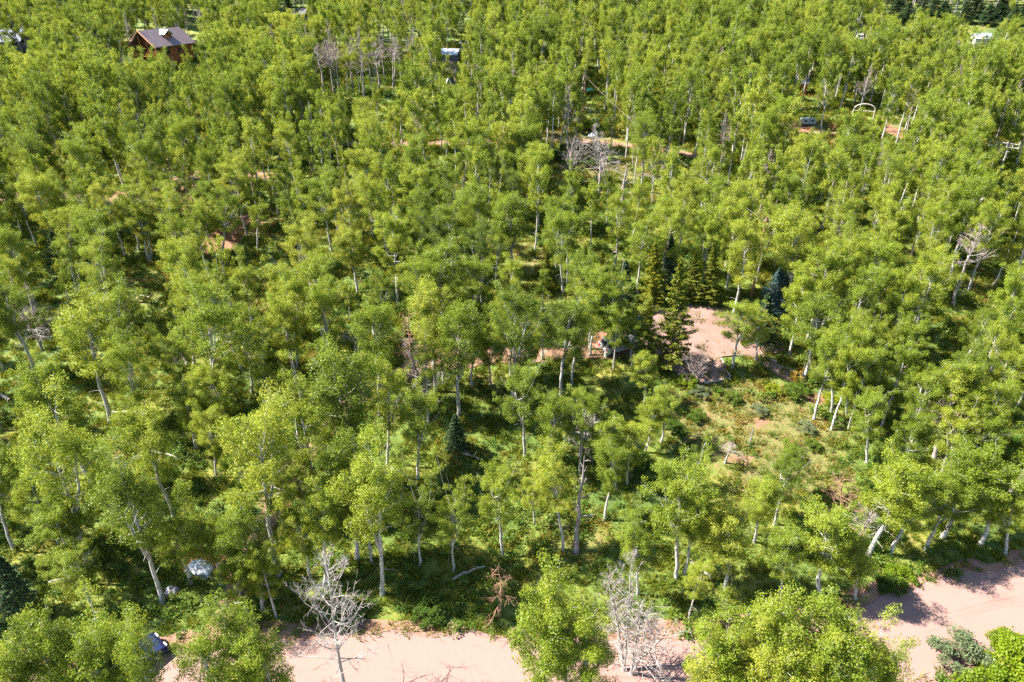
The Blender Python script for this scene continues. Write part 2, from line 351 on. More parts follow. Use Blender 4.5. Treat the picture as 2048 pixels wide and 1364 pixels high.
ROAD = [(-300, 1500), (60, 1438), (320, 1388), (560, 1358), (800, 1352), (1050, 1360), (1300, 1366), (1500, 1356), (1690, 1318), (1850, 1260), (2000, 1216), (2200, 1173), (2500, 1128)]
strip('road_verge', ROAD, 8.7, M['verge'], .10, .8, 9, 4)
strip('dirt_road', ROAD, 6.7, M['road'], .14, .35, 13, 8)
DRIVE = [(400, 1330), (470, 1180), (545, 1010), (610, 905), (715, 800), (850, 735), (1000, 712), (1150, 703), (1250, 700), (1345, 690)]
strip('driveway', DRIVE, 2.3, M['track'], .09, .45, 7, 11)
sheet('gravel_court', [(1292, 690), (1296, 640), (1322, 622), (1360, 615), (1400, 613), (1445, 622), (1500, 655), (1570, 690), (1545, 708), (1490, 712), (1441, 716), (1449, 738), (1458, 757), (1408, 768), (1350, 748), (1312, 722)], M['gravel'], .13)
strip('path', [(1478, 706), (1510, 712), (1545, 735), (1590, 758)], 1.5, M['gravel'], .10, .2, 5, 21)
strip('far_track', [(600, 296), (800, 288), (1000, 286), (1120, 281), (1235, 291), (1330, 302), (1420, 318)], 2.4, M['track'], .12, .3, 5, 31)
strip('side_track', [(-120, 398), (60, 394), (200, 398), (300, 384), (380, 356), (440, 350), (560, 352)], 3.0, M['track'], .1, .5, 5, 41)

# ---------------------------------------------------------------- plants
def aspen_geo(seed, H=12.0, W=4.8, cb=.42, nl=22, leaves=6500, ls=.17, fork=False, thin=0.0):
    r = np.random.default_rng(seed); tr = MB(); cr = MB()
    k = 14; t = np.linspace(0, 1, k)
    wob = np.cumsum(r.normal(0, .055, (k, 2)), axis=0); wob -= wob[0]; lean = r.normal(0, .018, 2)
    P = np.column_stack([wob + lean*H*t[:, None]**1.4, t*H*.965 - .15])
    r0 = .165
    tr.tube(P, r0*(1 - t)**.75 + .016 + .06*np.exp(-t*30), 7)
    stems = [(P, r0)]
    if fork:
        i0 = 5; a = r.uniform(0, 6.28); n = k - i0; tt = np.linspace(0, 1, n)
        Q = P[i0] + np.column_stack([math.cos(a)*1.5*tt**.8, math.sin(a)*1.5*tt**.8, tt*(H*.93 - P[i0, 2])])
        Q[:, :2] += np.cumsum(r.normal(0, .06, (n, 2)), axis=0)*(tt[:, None] > 0)
        tr.tube(Q, r0*.62*(1 - tt)**.8 + .015, 6); stems.append((Q, r0*.6))
    cl = []                                                # leaf clumps: centre, radius
    ga = r.uniform(0, 6.28)
    for si, (S, rr) in enumerate(stems):
        n_l = nl if si == 0 else nl//2
        for i in range(n_l):
            s = (i + r.random())/n_l
            z = H*(cb*.86 + (.93 - cb*.86)*s)
            if z < S[0, 2]: continue
            o = np.array([np.interp(z, S[:, 2], S[:, c]) for c in range(3)])
            ga += 2.4 + r.normal(0, .4)
            prof = math.sin(math.pi*(.16 + .76*s))**.8
            ln = W/2*prof*r.uniform(.6, 1.1)*(1 if si == 0 else .8)
            el = R(36 + 34*s + r.normal(0, 10))
            d = np.array([math.cos(ga), math.sin(ga), 0])
            m = 6; u = np.linspace(0, 1, m)
            B = o + d*ln*u[:, None] + np.array([0, 0, 1])*(math.tan(el)*ln*(u**1.25)*.8)[:, None]
            B[1:] += np.cumsum(r.normal(0, .06*ln/2, (m-1, 3)), axis=0)
            tr.tube(B, (.045*(1 - s*.55))*(1 - u)**.8 + .008, 4)
            for f in (.45, .72, 1.0):
                if f < .5 and r.random() < .35: continue
                c = np.array([np.interp(f, u, B[:, q]) for q in range(3)]) + r.normal(0, .13, 3)
                cl.append((c, r.uniform(.34, .74)*(.85 + .3*f)))
                if f > .6:
                    for _ in range(2):
                        a2 = ga + r.choice([-1, 1])*r.uniform(.5, 1.3); l2 = r.uniform(.35, .85)
                        e = c + np.array([math.cos(a2)*l2, math.sin(a2)*l2, r.uniform(.05, .5)])
                        tr.tube(np.array([c, (c+e)/2 + [0, 0, -.03], e]), [.014, .01, .005], 3)
                        cl.append((e, r.uniform(.26, .5)))
        top = S[-1]
        for _ in range(5): cl.append((top + r.normal(0, .3, 3) + [0, 0, -.2], r.uniform(.3, .5)))
    # dead lower stubs
    for _ in range(r.integers(3, 7)):
        z = H*r.uniform(.15, cb); o = np.array([np.interp(z, P[:, 2], P[:, c]) for c in range(3)]); a = r.uniform(0, 6.28); l = r.uniform(.4, 1.3)
        tr.tube(np.array([o, o + [math.cos(a)*l*.5, math.sin(a)*l*.5, .1], o + [math.cos(a)*l, math.sin(a)*l, r.uniform(-.1, .35)]]), [.025, .016, .006], 3)
    if thin: cl = [c for c in cl if r.random() > thin]
    C = np.array([c for c, _ in cl]); RR = np.array([q for _, q in cl])
    wts = RR**2.2; idx = r.choice(len(cl), leaves, p=wts/wts.sum())
    d = r.normal(size=(leaves, 3)); d /= np.linalg.norm(d, axis=1)[:, None]
    p = C[idx] + d*(RR[idx]*r.random(leaves)**.45)[:, None]*np.array([.95, .95, 1.05])
    ax = np.column_stack([np.interp(p[:, 2], P[:, 2], P[:, c]) for c in range(2)] + [p[:, 2]*0 + H*(cb*.5 + .42)]); o2 = (p - ax)*[1, 1, .45]; o2 /= np.linalg.norm(o2, axis=1)[:, None] + .3
    cr.leaves(p, ls, r, up=.3, asp=.85, out=d*.8 + o2*.5)
    return tr, cr
def dead_geo(seed, H=10.0, W=5.0, cb=.3, nb=22, lev=3, up=.5, r0=.15, stems=1):
    r = np.random.default_rng(seed); tr = MB()
    def grow(o, d, L, rad, lv):
        m = 7 if lv > 1 else 5; pts = [o]; dd = d/np.linalg.norm(d)
        for _ in range(m-1):
            dd = dd + r.normal(0, .16, 3) + np.array([0, 0, .07*up]); dd /= np.linalg.norm(dd); pts.append(pts[-1] + dd*L/(m-1))
        pts = np.array(pts); u = np.linspace(0, 1, m)
        tr.tube(pts, rad*(1 - u)**.8 + max(.006, rad*.12), 4 if lv > 1 else 3, 1 if lv < lev-1 else 0)
        if lv > 0:
            for _ in range(6 if lv > 1 else 4):
                f = r.uniform(.25, 1); c = np.array([np.interp(f, u, pts[:, q]) for q in range(3)])
                nd = dd + r.normal(0, .75, 3); nd[2] += .25*up
                grow(c, nd, L*r.uniform(.3, .6)*(1.15 - .5*f), rad*.5*(1.1 - .5*f), lv-1)
    for sn in range(stems):
        k = 12; t = np.linspace(0, 1, k); a0 = r.uniform(0, 6.28)
        sp_ = (0 if stems == 1 else .22)*H
        P = np.column_stack([np.cumsum(r.normal(0, .07, k)), np.cumsum(r.normal(0, .07, k)), t*H*r.uniform(.85, 1) - .15])
        P[:, :2] -= P[0, :2]; P[:, 0] += math.cos(a0)*sp_*t**1.2; P[:, 1] += math.sin(a0)*sp_*t**1.2
        tr.tube(P, r0*(1-t)**.8 + .014 + .06*np.exp(-t*25), 7)
        ga = r.uniform(0, 6)
        for i in range(nb):
            s = (i + r.random())/nb; z = P[-1, 2]*(cb + (.97-cb)*s); o = np.array([np.interp(z, P[:, 2], P[:, c]) for c in range(3)])
            ga += 2.4 + r.normal(0, .4); e = R(15 + 40*s)*up*1.4 + r.normal(0, .15)
            L = W/2*(1.15 - .75*s)*r.uniform(.55, 1.15)
            grow(o, np.array([math.cos(ga)*math.cos(e), math.sin(ga)*math.cos(e), math.sin(e)]), L, r0*.32*(1.1 - .7*s), lev-1)
    return tr
def conifer_geo(seed, H=12.0, W=4.0, kind='spruce', n=130, sprays=60, ls=.26, lo=.72):
    r = np.random.default_rng(seed); tr = MB(); cr = MB(); t = np.linspace(0, 1, 10)
    P = np.column_stack([np.cumsum(r.normal(0, .03, 10)), np.cumsum(r.normal(0, .03, 10)), t*H - .1]); P[:, :2] -= P[0, :2]
    tr.tube(P, .17*(1-t) + .015, 7); ga = 0
    for i in range(n):
        s = ((i + r.random())/n)**.9; z = H*(.07 + .92*s) if kind == 'spruce' else H*(.14 + .85*s)
        ga += 2.4 + r.normal(0, .3)
        prof = (1 - s)**.85 + .03 if kind == 'spruce' else (math.sin(math.pi*(.22 + .72*s))**.8)*.95
        L = W/2*prof*r.uniform(lo, 1.12); slope = (-.25 + .75*s) if kind == 'spruce' else (.05 + .7*s)
        o = np.array([0, 0, z]); o[:2] = [np.interp(z, P[:, 2], P[:, c]) for c in range(2)]
        u = np.linspace(0, 1, 5); d = np.array([math.cos(ga), math.sin(ga), 0])
        B = o + d*(L*u)[:, None]; B[:, 2] += slope*L*u*(.6 if kind == 'spruce' else .8) + .18*L*u**2
        tr.tube(B, .03*(1-s*.6)*(1-u) + .006, 3)
        k = int(sprays*(.35 + L/(W/2)))
        f = r.random(k)**(.6 if kind == 'spruce' else .45); side = r.normal(0, .28, k)*(1.1 - f*.75)*L*.75
        c = np.column_stack([np.interp(f, u, B[:, q]) for q in range(3)]); pd = np.array([-d[1], d[0], 0])
        c = c + pd*side[:, None]; c[:, 2] += r.normal(0, .05, k) - (.10*abs(side) if kind == 'spruce' else -.16*r.random(k))
        al = d + pd*(np.sign(side)*.7)[:, None] + np.array([0, 0, .1 if kind == 'spruce' else .7])
        cr.leaves(c, ls, r, up=.5, asp=.33, along=al)
    return tr, cr
def shrub_geo(seed, H=1.3, W=2.0, leaves=1800, ls=.11, nc=26):
    r = np.random.default_rng(seed); st = MB(); cr = MB(); cl = []
    for i in range(nc):
        a = r.uniform(0, 6.28); q = r.random()**.6*W/2; z = H*r.uniform(.35, .95)*(1 - .45*(q/(W/2))**2)
        e = np.array([math.cos(a)*q, math.sin(a)*q, z]); st.tube(np.array([e*[.15, .15, -.05], e*[.55, .55, .5], e]), [.022, .014, .006], 3)
        cl.append((e, r.uniform(.18, .36)*W/2))
    C = np.array([c for c, _ in cl]); RR = np.array([q for _, q in cl]); idx = r.integers(0, nc, leaves)
    d = r.normal(size=(leaves, 3)); d /= np.linalg.norm(d, axis=1)[:, None]
    p = C[idx] + d*(RR[idx]*r.random(leaves)**.5)[:, None]*[1, 1, .75]; p[:, 2] = np.abs(p[:, 2])
    cr.leaves(p, ls, r, up=.4)
    return st, cr
def tuft_geo(seed, n=34, H=.5, spread=.42, w=.03):
    r = np.random.default_rng(seed); mb = MB()
    a = r.uniform(0, 6.28, n); q = spread*np.sqrt(r.random(n)); b = np.column_stack([np.cos(a)*q, np.sin(a)*q, np.full(n, -.05)])
    h = H*r.uniform(.5, 1.1, n); ln = r.normal(0, .22, (n, 2)); th = r.uniform(0, 6.28, n); s = np.column_stack([np.cos(th), np.sin(th), 0*th])*w
    top = b + np.column_stack([ln*h[:, None]*1.6, h]); mid = b + np.column_stack([ln*h[:, None]*.5, h*.6])
    v = np.stack([b - s, b + s, mid + s*.8, mid - s*.8, top + s*.25, top - s*.25], 1).reshape(-1, 3)
    i = np.arange(n)*6
    mb.add(v, np.concatenate([np.stack([i, i+1, i+2, i+3], -1), np.stack([i+3, i+2, i+4, i+5], -1)]))
    return mb
def forb_geo(seed, n=90, H=.6, W=1.0, ls=.14):
    r = np.random.default_rng(seed); mb = MB(); k = 9
    C = np.column_stack([r.normal(0, W*.28, (k, 2)), r.uniform(.15, .8, k)*H]); i = r.integers(0, k, n)
    p = C[i] + r.normal(0, .13, (n, 3)); p[:, 2] = np.abs(p[:, 2]); mb.leaves(p, ls, r, up=.8)
    return mb

ACB = []
ASPEN = []                                             # (trunk mesh, crown mesh, height, crown width)
for i, (H_, W_, cb_, nl_, lv_, fk, th_) in enumerate([
        (12, 3.7, .46, 26, 7600, False, 0), (12, 4.6, .42, 26, 9000, True, 0), (12, 2.9, .50, 24, 5600, False, .05), (12, 4.0, .56, 22, 6600, True, .12), (12, 3.4, .40, 28, 7600, False, 0),
        (12, 5.0, .48, 26, 9000, True, .08), (12, 3.2, .58, 19, 4300, False, .22), (12, 4.2, .40, 30, 9000, False, .05), (12, 2.6, .45, 24, 4400, False, .12), (12, 3.9, .60, 20, 5600, True, .1),
        (12, 4.4, .50, 18, 6200, True, .18), (12, 3.0, .62, 16, 3600, False, .15), (12, 3.6, .52, 30, 7600, True, .05), (12, 5.4, .56, 20, 7800, True, .2), (12, 2.4, .55, 22, 3600, False, .05), (12, 4.2, .36, 24, 8200, False, .25)]):
    t_, c_ = aspen_geo(100+i, H_, W_, cb_, nl_, int(lv_*3.4), .098, fk, th_)
    v = np.concatenate(c_.v); wid = 2*np.percentile(np.hypot(v[:, 0] - v[:, 0].mean(), v[:, 1] - v[:, 1].mean()), 93)
    ACB.append(cb_); ASPEN.append((t_.mesh('trunk', M['bark'], True), c_.mesh('crown', M['leaf']), float(np.percentile(v[:, 2], 99.5)), float(wid)))
FAR = []                                               # whole trees for the far wood, in one mesh each
for i in range(9):
    t_, c_ = aspen_geo(300+i, 12, [3.8, 4.5, 3.2, 4.8, 4.1, 3.6, 5.0, 3.0, 3.9][i], [.44, .42, .54, .44, .38, .60, .48, .52, .42][i], 16, [8000, 9000, 6000, 9400, 8600, 6000, 9600, 5600, 8000][i], .165, i % 3 == 0, 0)
    n0 = len(np.concatenate(t_.q)); 
    t_.add(np.concatenate(c_.v), np.concatenate(c_.q), 1); FAR.append(t_.mesh('far_aspen', [M['bark'], M['leaf']], False))

def tilt(o, x, y, dx, dy, h):                          # lean so that the top moves by dx, dy
    o.rotation_euler[0] = -math.atan2(dy, h); o.rotation_euler[1] = math.atan2(dx, h)
TREES = []                                             # all things placed as trees with a screen box
def screen_box(x, y, h, w, f0=.4):
    z = tz(x, y); tx, ty, f = project(x, y, z + h); bx, by, f2 = project(x, y, z + h*f0); hw = w*.5*FPX/f
    return (min(tx, bx) - hw, ty, max(tx, bx) + hw, by)
def solve(spec):
    """spec (xt, yt, xb, yb, wpx) or (xt, yt, wpx, h) -> x, y, h, w, lean"""
    if len(spec) == 5:
        xt, yt, xb, yb, w = spec; x, y = at(xb, yb); h = fit_height(x, y, yt)
        px, py, f = project(x, y, tz(x, y) + h); dx = (xt - px)*f/FPX
    else:
        xt, yt, w, h = spec; x, y = at(xt, yt, h); px, py, f = project(x, y, tz(x, y) + h); dx = 0.0
    return x, y, h, w*f/FPX, float(np.clip(dx, -.22*h, .22*h)), f

B = [  # aspens read off the photograph: crown top, foot, crown width
 (220,850,325,1205,185),(70,765,178,1140,190),(490,800,560,1150,190),(590,735,640,1010,165),(690,668,705,960,185),(470,1030,527,1222,120),(165,590,222,845,165),(245,640,285,888,120),
 (185,410,222,604,190),(5,540,68,750,120),(370,455,385,640,85),(415,545,425,835,185),(575,515,595,733,112),(700,455,716,585,150),(760,530,760,675,70),(275,370,278,500,128),(300,400,303,520,90),
 (405,375,400,470,80),(430,365,415,480,80),(470,360,445,512,90),(520,400,515,495,70),(540,335,556,430,90),(380,330,355,460,90),(130,400,150,560,150),(500,600,505,790,115),
 (760,850,765,1190,180),(700,880,715,1120,150),(830,890,840,1130,112),(900,895,907,1143,108),(1000,925,1005,1112,130),(645,960,650,1180,110),(770,700,775,930,130),(830,760,835,960,110),
 (830,500,840,680,112),(880,465,885,670,130),(940,500,945,670,112),(870,560,871,785,110),(850,640,857,845,72),(918,600,918,830,120),(1022,550,1024,820,140),(1050,725,1050,918,125),(1150,770,1145,850,110),
 (1165,760,1158,950,100),(1105,790,1108,960,80),(1210,820,1232,980,100),(1255,830,1253,970,108),(1310,800,1290,905,88),(1290,710,1288,812,90),(1340,775,1322,885,86),(1110,890,1126,1099,110),(1070,950,1069,1052,70),
 (1375,905,1353,1158,165),(1410,920,1366,1157,110),(1135,590,1122,790,110),(1090,600,1085,720,110),(1185,520,1180,700,100),(1240,530,1212,716,125),(1238,612,1226,742,70),(1275,600,1262,724,80),(1205,590,1180,712,80),(1105,395,1126,590,100),(1140,410,1135,570,90),(1010,385,1030,550,108),
 (1480,590,1465,735,165),(1525,615,1512,722,80),(1600,415,1574,627,112),(1640,590,1605,765,112),(1870,465,1845,600,90),(2030,480,1987,570,90),(1745,772,1733,928,108),(1925,725,1871,900,112),(1945,740,1895,897,110),(1965,760,1907,905,100),
 (1715,650,1692,832,90),(1680,640,1662,828,90),(1945,805,1878,958,110),(1985,800,1905,945,110),(1830,900,1737,1109,165),(1855,930,1778,1110,140),(1970,885,1885,1075,150),(2020,900,1960,1090,150),(1905,940,1850,1100,138),
 (2045,960,2010,1110,130),(1640,1000,1640,1190,165),(1570,1050,1560,1210,118),(1700,1080,1710,1200,110),(1590,910,1548,1050,112),(1525,960,1508,1085,92),(1270,1010,1275,1190,100),(1460,1010,1450,1180,120),
 (1140,1155,1128,1440,140)]
A = [  # aspens with a hidden foot: crown top, crown width, height
 (55,1252,150,12),(150,1195,150,14),(235,1212,90,14),(5,1300,120,11),(440,1172,118,14),(505,1225,118,12.5),(395,1262,110,11.5),(90,1210,120,13),(172,1250,100,12),(470,1270,110,11.5),(330,1000,150,9),(400,1020,128,8),(130,1085,120,7),(40,905,120,10),(120,960,120,9),
 (1095,1146,140,14.5),(1190,1195,115,13),(1500,1195,150,13.5),(1590,1208,150,13.5),(1690,1203,150,13.5),(1755,1215,138,13),(1440,1255,125,12),(1640,1270,140,12),(1540,1270,140,12),(1480,1225,130,13),(1720,1250,140,12.5),(1790,1260,110,12),(1545,1230,140,13),(1650,1235,140,13),(1420,1300,110,11.5),(1600,1310,140,11),(1700,1320,140,11),
 (1660,490,110,12),(1620,530,100,11),(1731,612,78,10),(1768,617,74,10),(1799,624,74,10),(1837,631,76,10),(1673,668,86,10),(1710,688,84,10),(1748,686,86,10),(1816,686,88,10),(1878,720,98,10.5),(1936,718,100,10.5),(2008,745,104,10.5),
 (1760,475,110,12),(1720,440,100,12),(1820,540,84,11),(1780,530,90,11),(1400,892,62,5),(1592,882,80,6.5),(960,430,110,12),(560,585,100,11),(330,650,100,10),(640,560,100,12),
 (90,1010,130,8.5),(590,1010,100,8),(720,960,120,9),(1380,330,85,12),(1430,345,90,12),(1480,360,90,12),(1545,385,90,12),(1690,370,90,12),(1800,400,92,12),(1900,390,90,12),(2000,400,92,12),(130,345,90,12),(250,350,90,12),(200,340,85,12),(60,350,90,12),(350,385,80,9),(320,360,85,11),(460,300,90,12),(1020,590,100,10),(1150,620,90,9),(940,640,90,8),(880,640,80,8),(1060,650,80,7),(515,1085,90,8),(462,1110,90,7),(1272,640,74,6),(980,655,80,7),(590,900,90,8),(540,930,80,7),(640,830,90,8),(80,335,90,11),(20,340,80,11),(400,395,76,8),
 (1430,410,95,12),(1350,400,90,12),(1290,420,90,11),(1500,440,95,12),(780,420,100,12),(600,420,95,12),(640,330,95,12),(730,300,90,12),(830,330,90,12),(900,380,95,12),(1040,250,80,12),(1080,290,85,12)]
CLEAR = [ # parts of the picture that the filling trees leave free
 (560,1262,1020,1364),(1810,1150,2048,1364),(1300,628,1590,755),(1372,768,1735,985),(925,800,1010,980),(1060,1030,1240,1110),(276,68,388,112),(892,154,912,176),(1596,224,1646,266),(1085,268,1250,345),
 (425,455,450,488),(893,88,916,110),(0,86,48,97),(588,12,614,32),(1170,172,1186,178),(1775,0,2048,38),(566,0,614,18),(1702,208,1746,232),(1708,64,1726,80),(1945,64,1976,86),(1980,290,2030,302),(1780,250,1800,270),

 (225,1292,310,1345),(655,105,800,185),(1290,480,1440,600),(380,1118,430,1150),(345,700,375,735),(490,425,530,460),(270,480,290,560),(120,600,160,640),(1040,470,1080,540),(1930,530,1975,590),(1180,190,1210,235)]
def clear_ok(box, pad=0):
    for a in CLEAR:
        if box[0] < a[2] - pad and box[2] > a[0] + pad and box[1] < a[3] and box[3] > a[1]: return False
    return True
aspens = []                                            # (x, y, h, w, lean, variant)
for s in B + A:
    x, y, h, w, dx, f = solve(s); aspens.append([x, y, h, w*(.76 if s[1] < 1140 else .88), dx, f])
GROVE_P = []
CONIF = [ # kind, crown top, foot, width, label
 ('pine',1352,515,1342,738,118,'tall yellow-green pine standing at the edge of the pink gravel court'),
 ('pine',1420,488,1418,612,72,'narrow yellow-green pine behind the pink gravel court'),
 ('pine',1300,485,1305,606,82,'dark shaded pine behind the corner of the gravel court'),
 ('pine',1385,500,1384,606,64,'slim pine squeezed between two larger pines behind the gravel court'),
 ('pine',1290,600,1295,735,70,'shaded pine between the silver car and the gravel court'),
 ('blue',1553,535,1552,618,84,'blue-grey spruce behind the gravel court'),
 ('spruce',1527,585,1530,692,78,'green spruce at the far corner of the gravel court path'),
 ('spruce',1335,470,1340,590,60,'dark green spruce half hidden behind the tall pine'),
 ('spruce',912,828,915,905,64,'small dark spruce in the shady grass hollow'),
 ('spruce',66,130,70,200,34,'slim dark spruce among aspens below the blue-roofed house'),
 ('spruce',120,460,125,560,60,'dark spruce in the shade near the red side track'),
 ('spruce',1250,520,1245,620,66,'dark spruce behind the aspens beside the silver car'),
 ('spruce',20,1110,30,1230,110,'broad dark spruce in the shade above the parked dark car'),
 ('spruce',2042,350,2042,395,34,'small teal spruce among the aspens on the sunny slope'),
 ('pine',1205,500,1200,600,60,'dark pine beside slender aspens behind the silver car'),
 ('spruce',1792,-12,1792,40,56,'dark conifer at the top edge left of its dark neighbours on the far right'),
 ('spruce',1842,-4,1842,42,56,'dark rounded conifer second along the far right ridge'), ('spruce',1885,2,1885,44,56,'shorter dark conifer third along the far right ridge'), ('spruce',1950,-16,1950,36,56,'dark conifer above the orange grass patch on the far right'),
 ('spruce',2000,-10,2000,40,56,'dark conifer beyond the grey roofed house at the far right'), ('spruce',2036,4,2036,60,40,'dark conifer in the top right corner of the wood'), ('spruce',578,-14,578,36,34,'dark conifer beside the shaded cabin at the top'), ('spruce',700,-10,700,22,34,'dark conifer high above the bare grove'),
 ('spruce',545,-12,545,34,32,'dark conifer left of the shaded cabin at the top'), ('spruce',2018,-18,2018,30,36,'tall dark conifer at the upper right corner'),
 ('spruce',1815,4,1815,48,56,'dark conifer filling the gap between its neighbours on the far right'), ('spruce',1866,-10,1866,42,50,'darkest conifer in the clump above the far orange grass'),
 ('spruce',1925,2,1925,46,56,'broad dark conifer behind the far orange grass patch'), ('spruce',1975,6,1975,50,56,'broad dark conifer between the orange grass and the top right corner'), ('spruce',2022,12,2022,64,56,'dark conifer lowest on the slope in the top right corner'),
 ('pine',1090,500,1095,585,44,'slim dark pine beside the white-trunked aspen pair')]
DEAD = [ # variant, crown top, foot, width, label
 ('spread',645,1085,690,1392,190,'big bare tree with spreading pale branches beside the dirt road'),
 ('curl',985,1125,996,1235,90,'small orange dead tree with curling branches above the dirt road'),
 ('grey',1245,1140,1248,1345,150,'upright silver-grey dead tree at the dirt road edge'),
 ('grey',1375,1195,1262,1350,150,'leaning silver-grey dead tree forking over the dirt road'),
 ('red',1690,945,1682,1060,110,'bare reddish dead tree above the bend of the road'),
 ('grey',1735,985,1712,1075,80,'low tangled grey dead tree beside the bare reddish one'),
 ('red',818,615,826,752,80,'rust-brown dead conifer with bare twigs above the driveway'),
 ('snag',1165,915,1152,1104,60,'orange-barked dead aspen beside the sunny grass patch'),
 ('grey',850,680,852,800,96,'pale dead tree with forked white limbs beside the rust-brown one'),
 ('grey',1160,830,1158,915,86,'grey-brown dead tree among aspens near the shady grass hollow'),
 ('pink',1950,438,1906,612,76,'tall dead tree with a pinkish bare top on the sunny slope'),
 ('grey',1215,248,1213,372,84,'white dead tree in the dry clearing by the far track'),
 ('grey',1150,270,1134,360,64,'forked white dead tree in the dry clearing'),
 ('snag',1250,325,1246,425,50,'thick grey dead snag at the edge of the dry clearing'),
 ('snag',1200,300,1198,392,40,'dark bare trunk beside the white dead tree in the clearing'),
 ('grey',1310,300,1305,372,56,'grey dead tree with drooping twigs beyond the dry clearing'),
 ('grey',238,100,247,208,60,'grey dead tree with a fine bare crown below the log cabin'),
 ('grey',263,112,266,190,44,'second grey dead tree with a whiter trunk below the log cabin'),
 ('pink',645,85,648,190,56,'pinkish bare aspen at the near end of the bare grove'),
 ('pink',672,80,676,188,50,'bare aspen with thin crooked trunk in the bare grove'),
 ('pink',705,70,706,180,54,'tallest bare aspen in the middle of the bare grove'),
 ('pink',730,95,728,195,46,'white-trunked bare aspen among its fellows in the bare grove'),
 ('pink',755,80,757,176,52,'twiggy bare aspen in the darker half of the bare grove'),
 ('pink',785,72,786,172,54,'purple-grey bare aspen at the thick end of the bare grove'),
 ('pink',838,65,842,150,50,'purplish bare aspen standing apart from the bare grove'),
 ('pink',955,45,958,128,46,'bare-topped aspen with a long white trunk behind the pale metal roof'),
 ('pink',957,118,958,182,50,'bushy purple-grey dead aspen near the A-frame hut'),
 ('pink',905,120,912,175,34,'thin half-dead aspen directly behind the A-frame hut'),
 ('grey',1832,118,1830,176,42,'bleached white dead tree on the far sunny slope'),
 ('pink',1770,105,1772,160,42,'brownish dead tree near the bleached white one'),
 ('pink',1660,310,1662,372,56,'purple-grey dead tree among green aspens below the campsite'),
 ('grey',1750,300,1752,342,50,'tangled grey dead tree below the arched timber gate'),
 ('grey',1990,290,1975,325,44,'pale leaning dead tree beside the white rail fence'),
 ('pink',1695,2,1702,36,34,'bare brown tree high on the far slope'),
 ('pink',700,640,712,745,80,'half-dead aspen with a thin brownish crown by the driveway'),
 ('grey',60,580,85,700,90,'grey bare tree with tangled limbs in the shady left wood'),
 ('pink',1885,780,1868,915,90,'brown twiggy dead tree beside the white-trunked aspens'),
 ('snag',1508,850,1500,888,16,'short pale dead stub standing in the sunny meadow'),
 ('bush',1385,702,1390,766,62,'purple-grey bare bush-like tree at the gravel court edge'),
 ('pink',1460,880,1450,925,50,'small brown bare sapling at the lower meadow edge'),
 ('pink',1075,40,1075,90,34,'reddish bare aspen in the far wood behind the pale roof'),
 ('pink',1330,55,1330,110,40,'pinkish bare aspen in the far wood'),
 ('pink',1440,20,1440,70,44,'dead brown-topped aspen high in the far wood')]
GROVE = [(592 + 245*random.random(), 150 + 46*random.random()) for _ in range(26)]
for gx, gy in GROVE:
    x, y = at(gx, gy)
    if all((x-q[0])**2 + (y-q[1])**2 > 5 for q in GROVE_P): GROVE_P.append((x, y))
deads = []
for s in CONIF + DEAD:
    x, y, h, w, dx, f = solve(s[1:6]); deads.append((s[0], x, y, h, w, dx, f, s[6]))

# fill: dart throwing
ko = [(np.asarray(L), hw) for L, hw in KEEP_OUT]
def on_bare(x, y, pad=0.0):
    for L, hw in ko:
        if ((L[:, 0]-x)**2 + (L[:, 1]-y)**2).min() < (hw + pad)**2: return True
    return False
BUILT = [at(330, 125), at(903, 185), at(905, 118), at(20, 105), at(602, 38), at(1620, 240), at(1725, 235), at(1717, 82), at(1960, 90), at(2005, 302), at(1178, 182), at(1235, 690), at(265, 1330), at(400, 1140), at(935,96), at(1590,180)]
occ = {}
def near_any(x, y, d):
    ci, cj = int(x//6), int(y//6)
    for i in range(ci-1, ci+2):
        for j in range(cj-1, cj+2):
            for a, b in occ.get((i, j), ()):
                if (a-x)**2 + (b-y)**2 < d*d: return True
    return False
def put(x, y): occ.setdefault((int(x//6), int(y//6)), []).append((x, y))
for a in aspens: put(a[0], a[1])
for a in deads: put(a[1], a[2])
for a in GROVE_P: put(*a)
fill = []
for _ in range(60000):
    y = 30 + 300*math.sqrt(rng.random()); hwid = .80*(y*.9 + 20) + 12
    x = rng.uniform(-hwid, hwid)
    nz = vnoise(np.array(x), np.array(y), 14, 5)
    dmin = 1.9 + 1.9*float(nz) + (1.2 if y < 95 else 0) + (.9 if float(nz) > .75 else 0)
    if near_any(x, y, dmin): continue
    if y < 150 and on_bare(x, y, 1.0): continue
    if any((x-a)**2 + (y-b)**2 < 30 for a, b in BUILT): continue
    h = rng.uniform(4, 7.5) if rng.random() < .14 else rng.uniform(8.5, 13.5)
    w = h*rng.uniform(.25, .38)
    bx = screen_box(x, y, h, w, .38)
    if bx[2] < -260 or bx[0] > 2308: continue
    if not clear_ok(bx, 8 if y < 110 else 3): continue
    if bx[1] > 900 and y < 60 and rng.random() < .35: continue
    put(x, y); f = project(x, y, tz(x, y))[2]; fill.append([x, y, h, w, rng.normal(0, .75), f])
allasp = [(a, True) for a in aspens] + [(a, False) for a in fill]
def shown(a):
    bx = screen_box(a[0], a[1], a[2], a[3]); return bx[2] > 0 and bx[0] < 2048 and bx[3] > 0 and bx[1] < 1364
vis = sorted([t for t in allasp if shown(t[0])], key=lambda t: (-(t[1]), t[0][5]/t[0][2]))
singles = [t[0] for t in vis[:284]]; rest = [t[0] for t in vis[284:]] + [t[0] for t in allasp if not shown(t[0])]

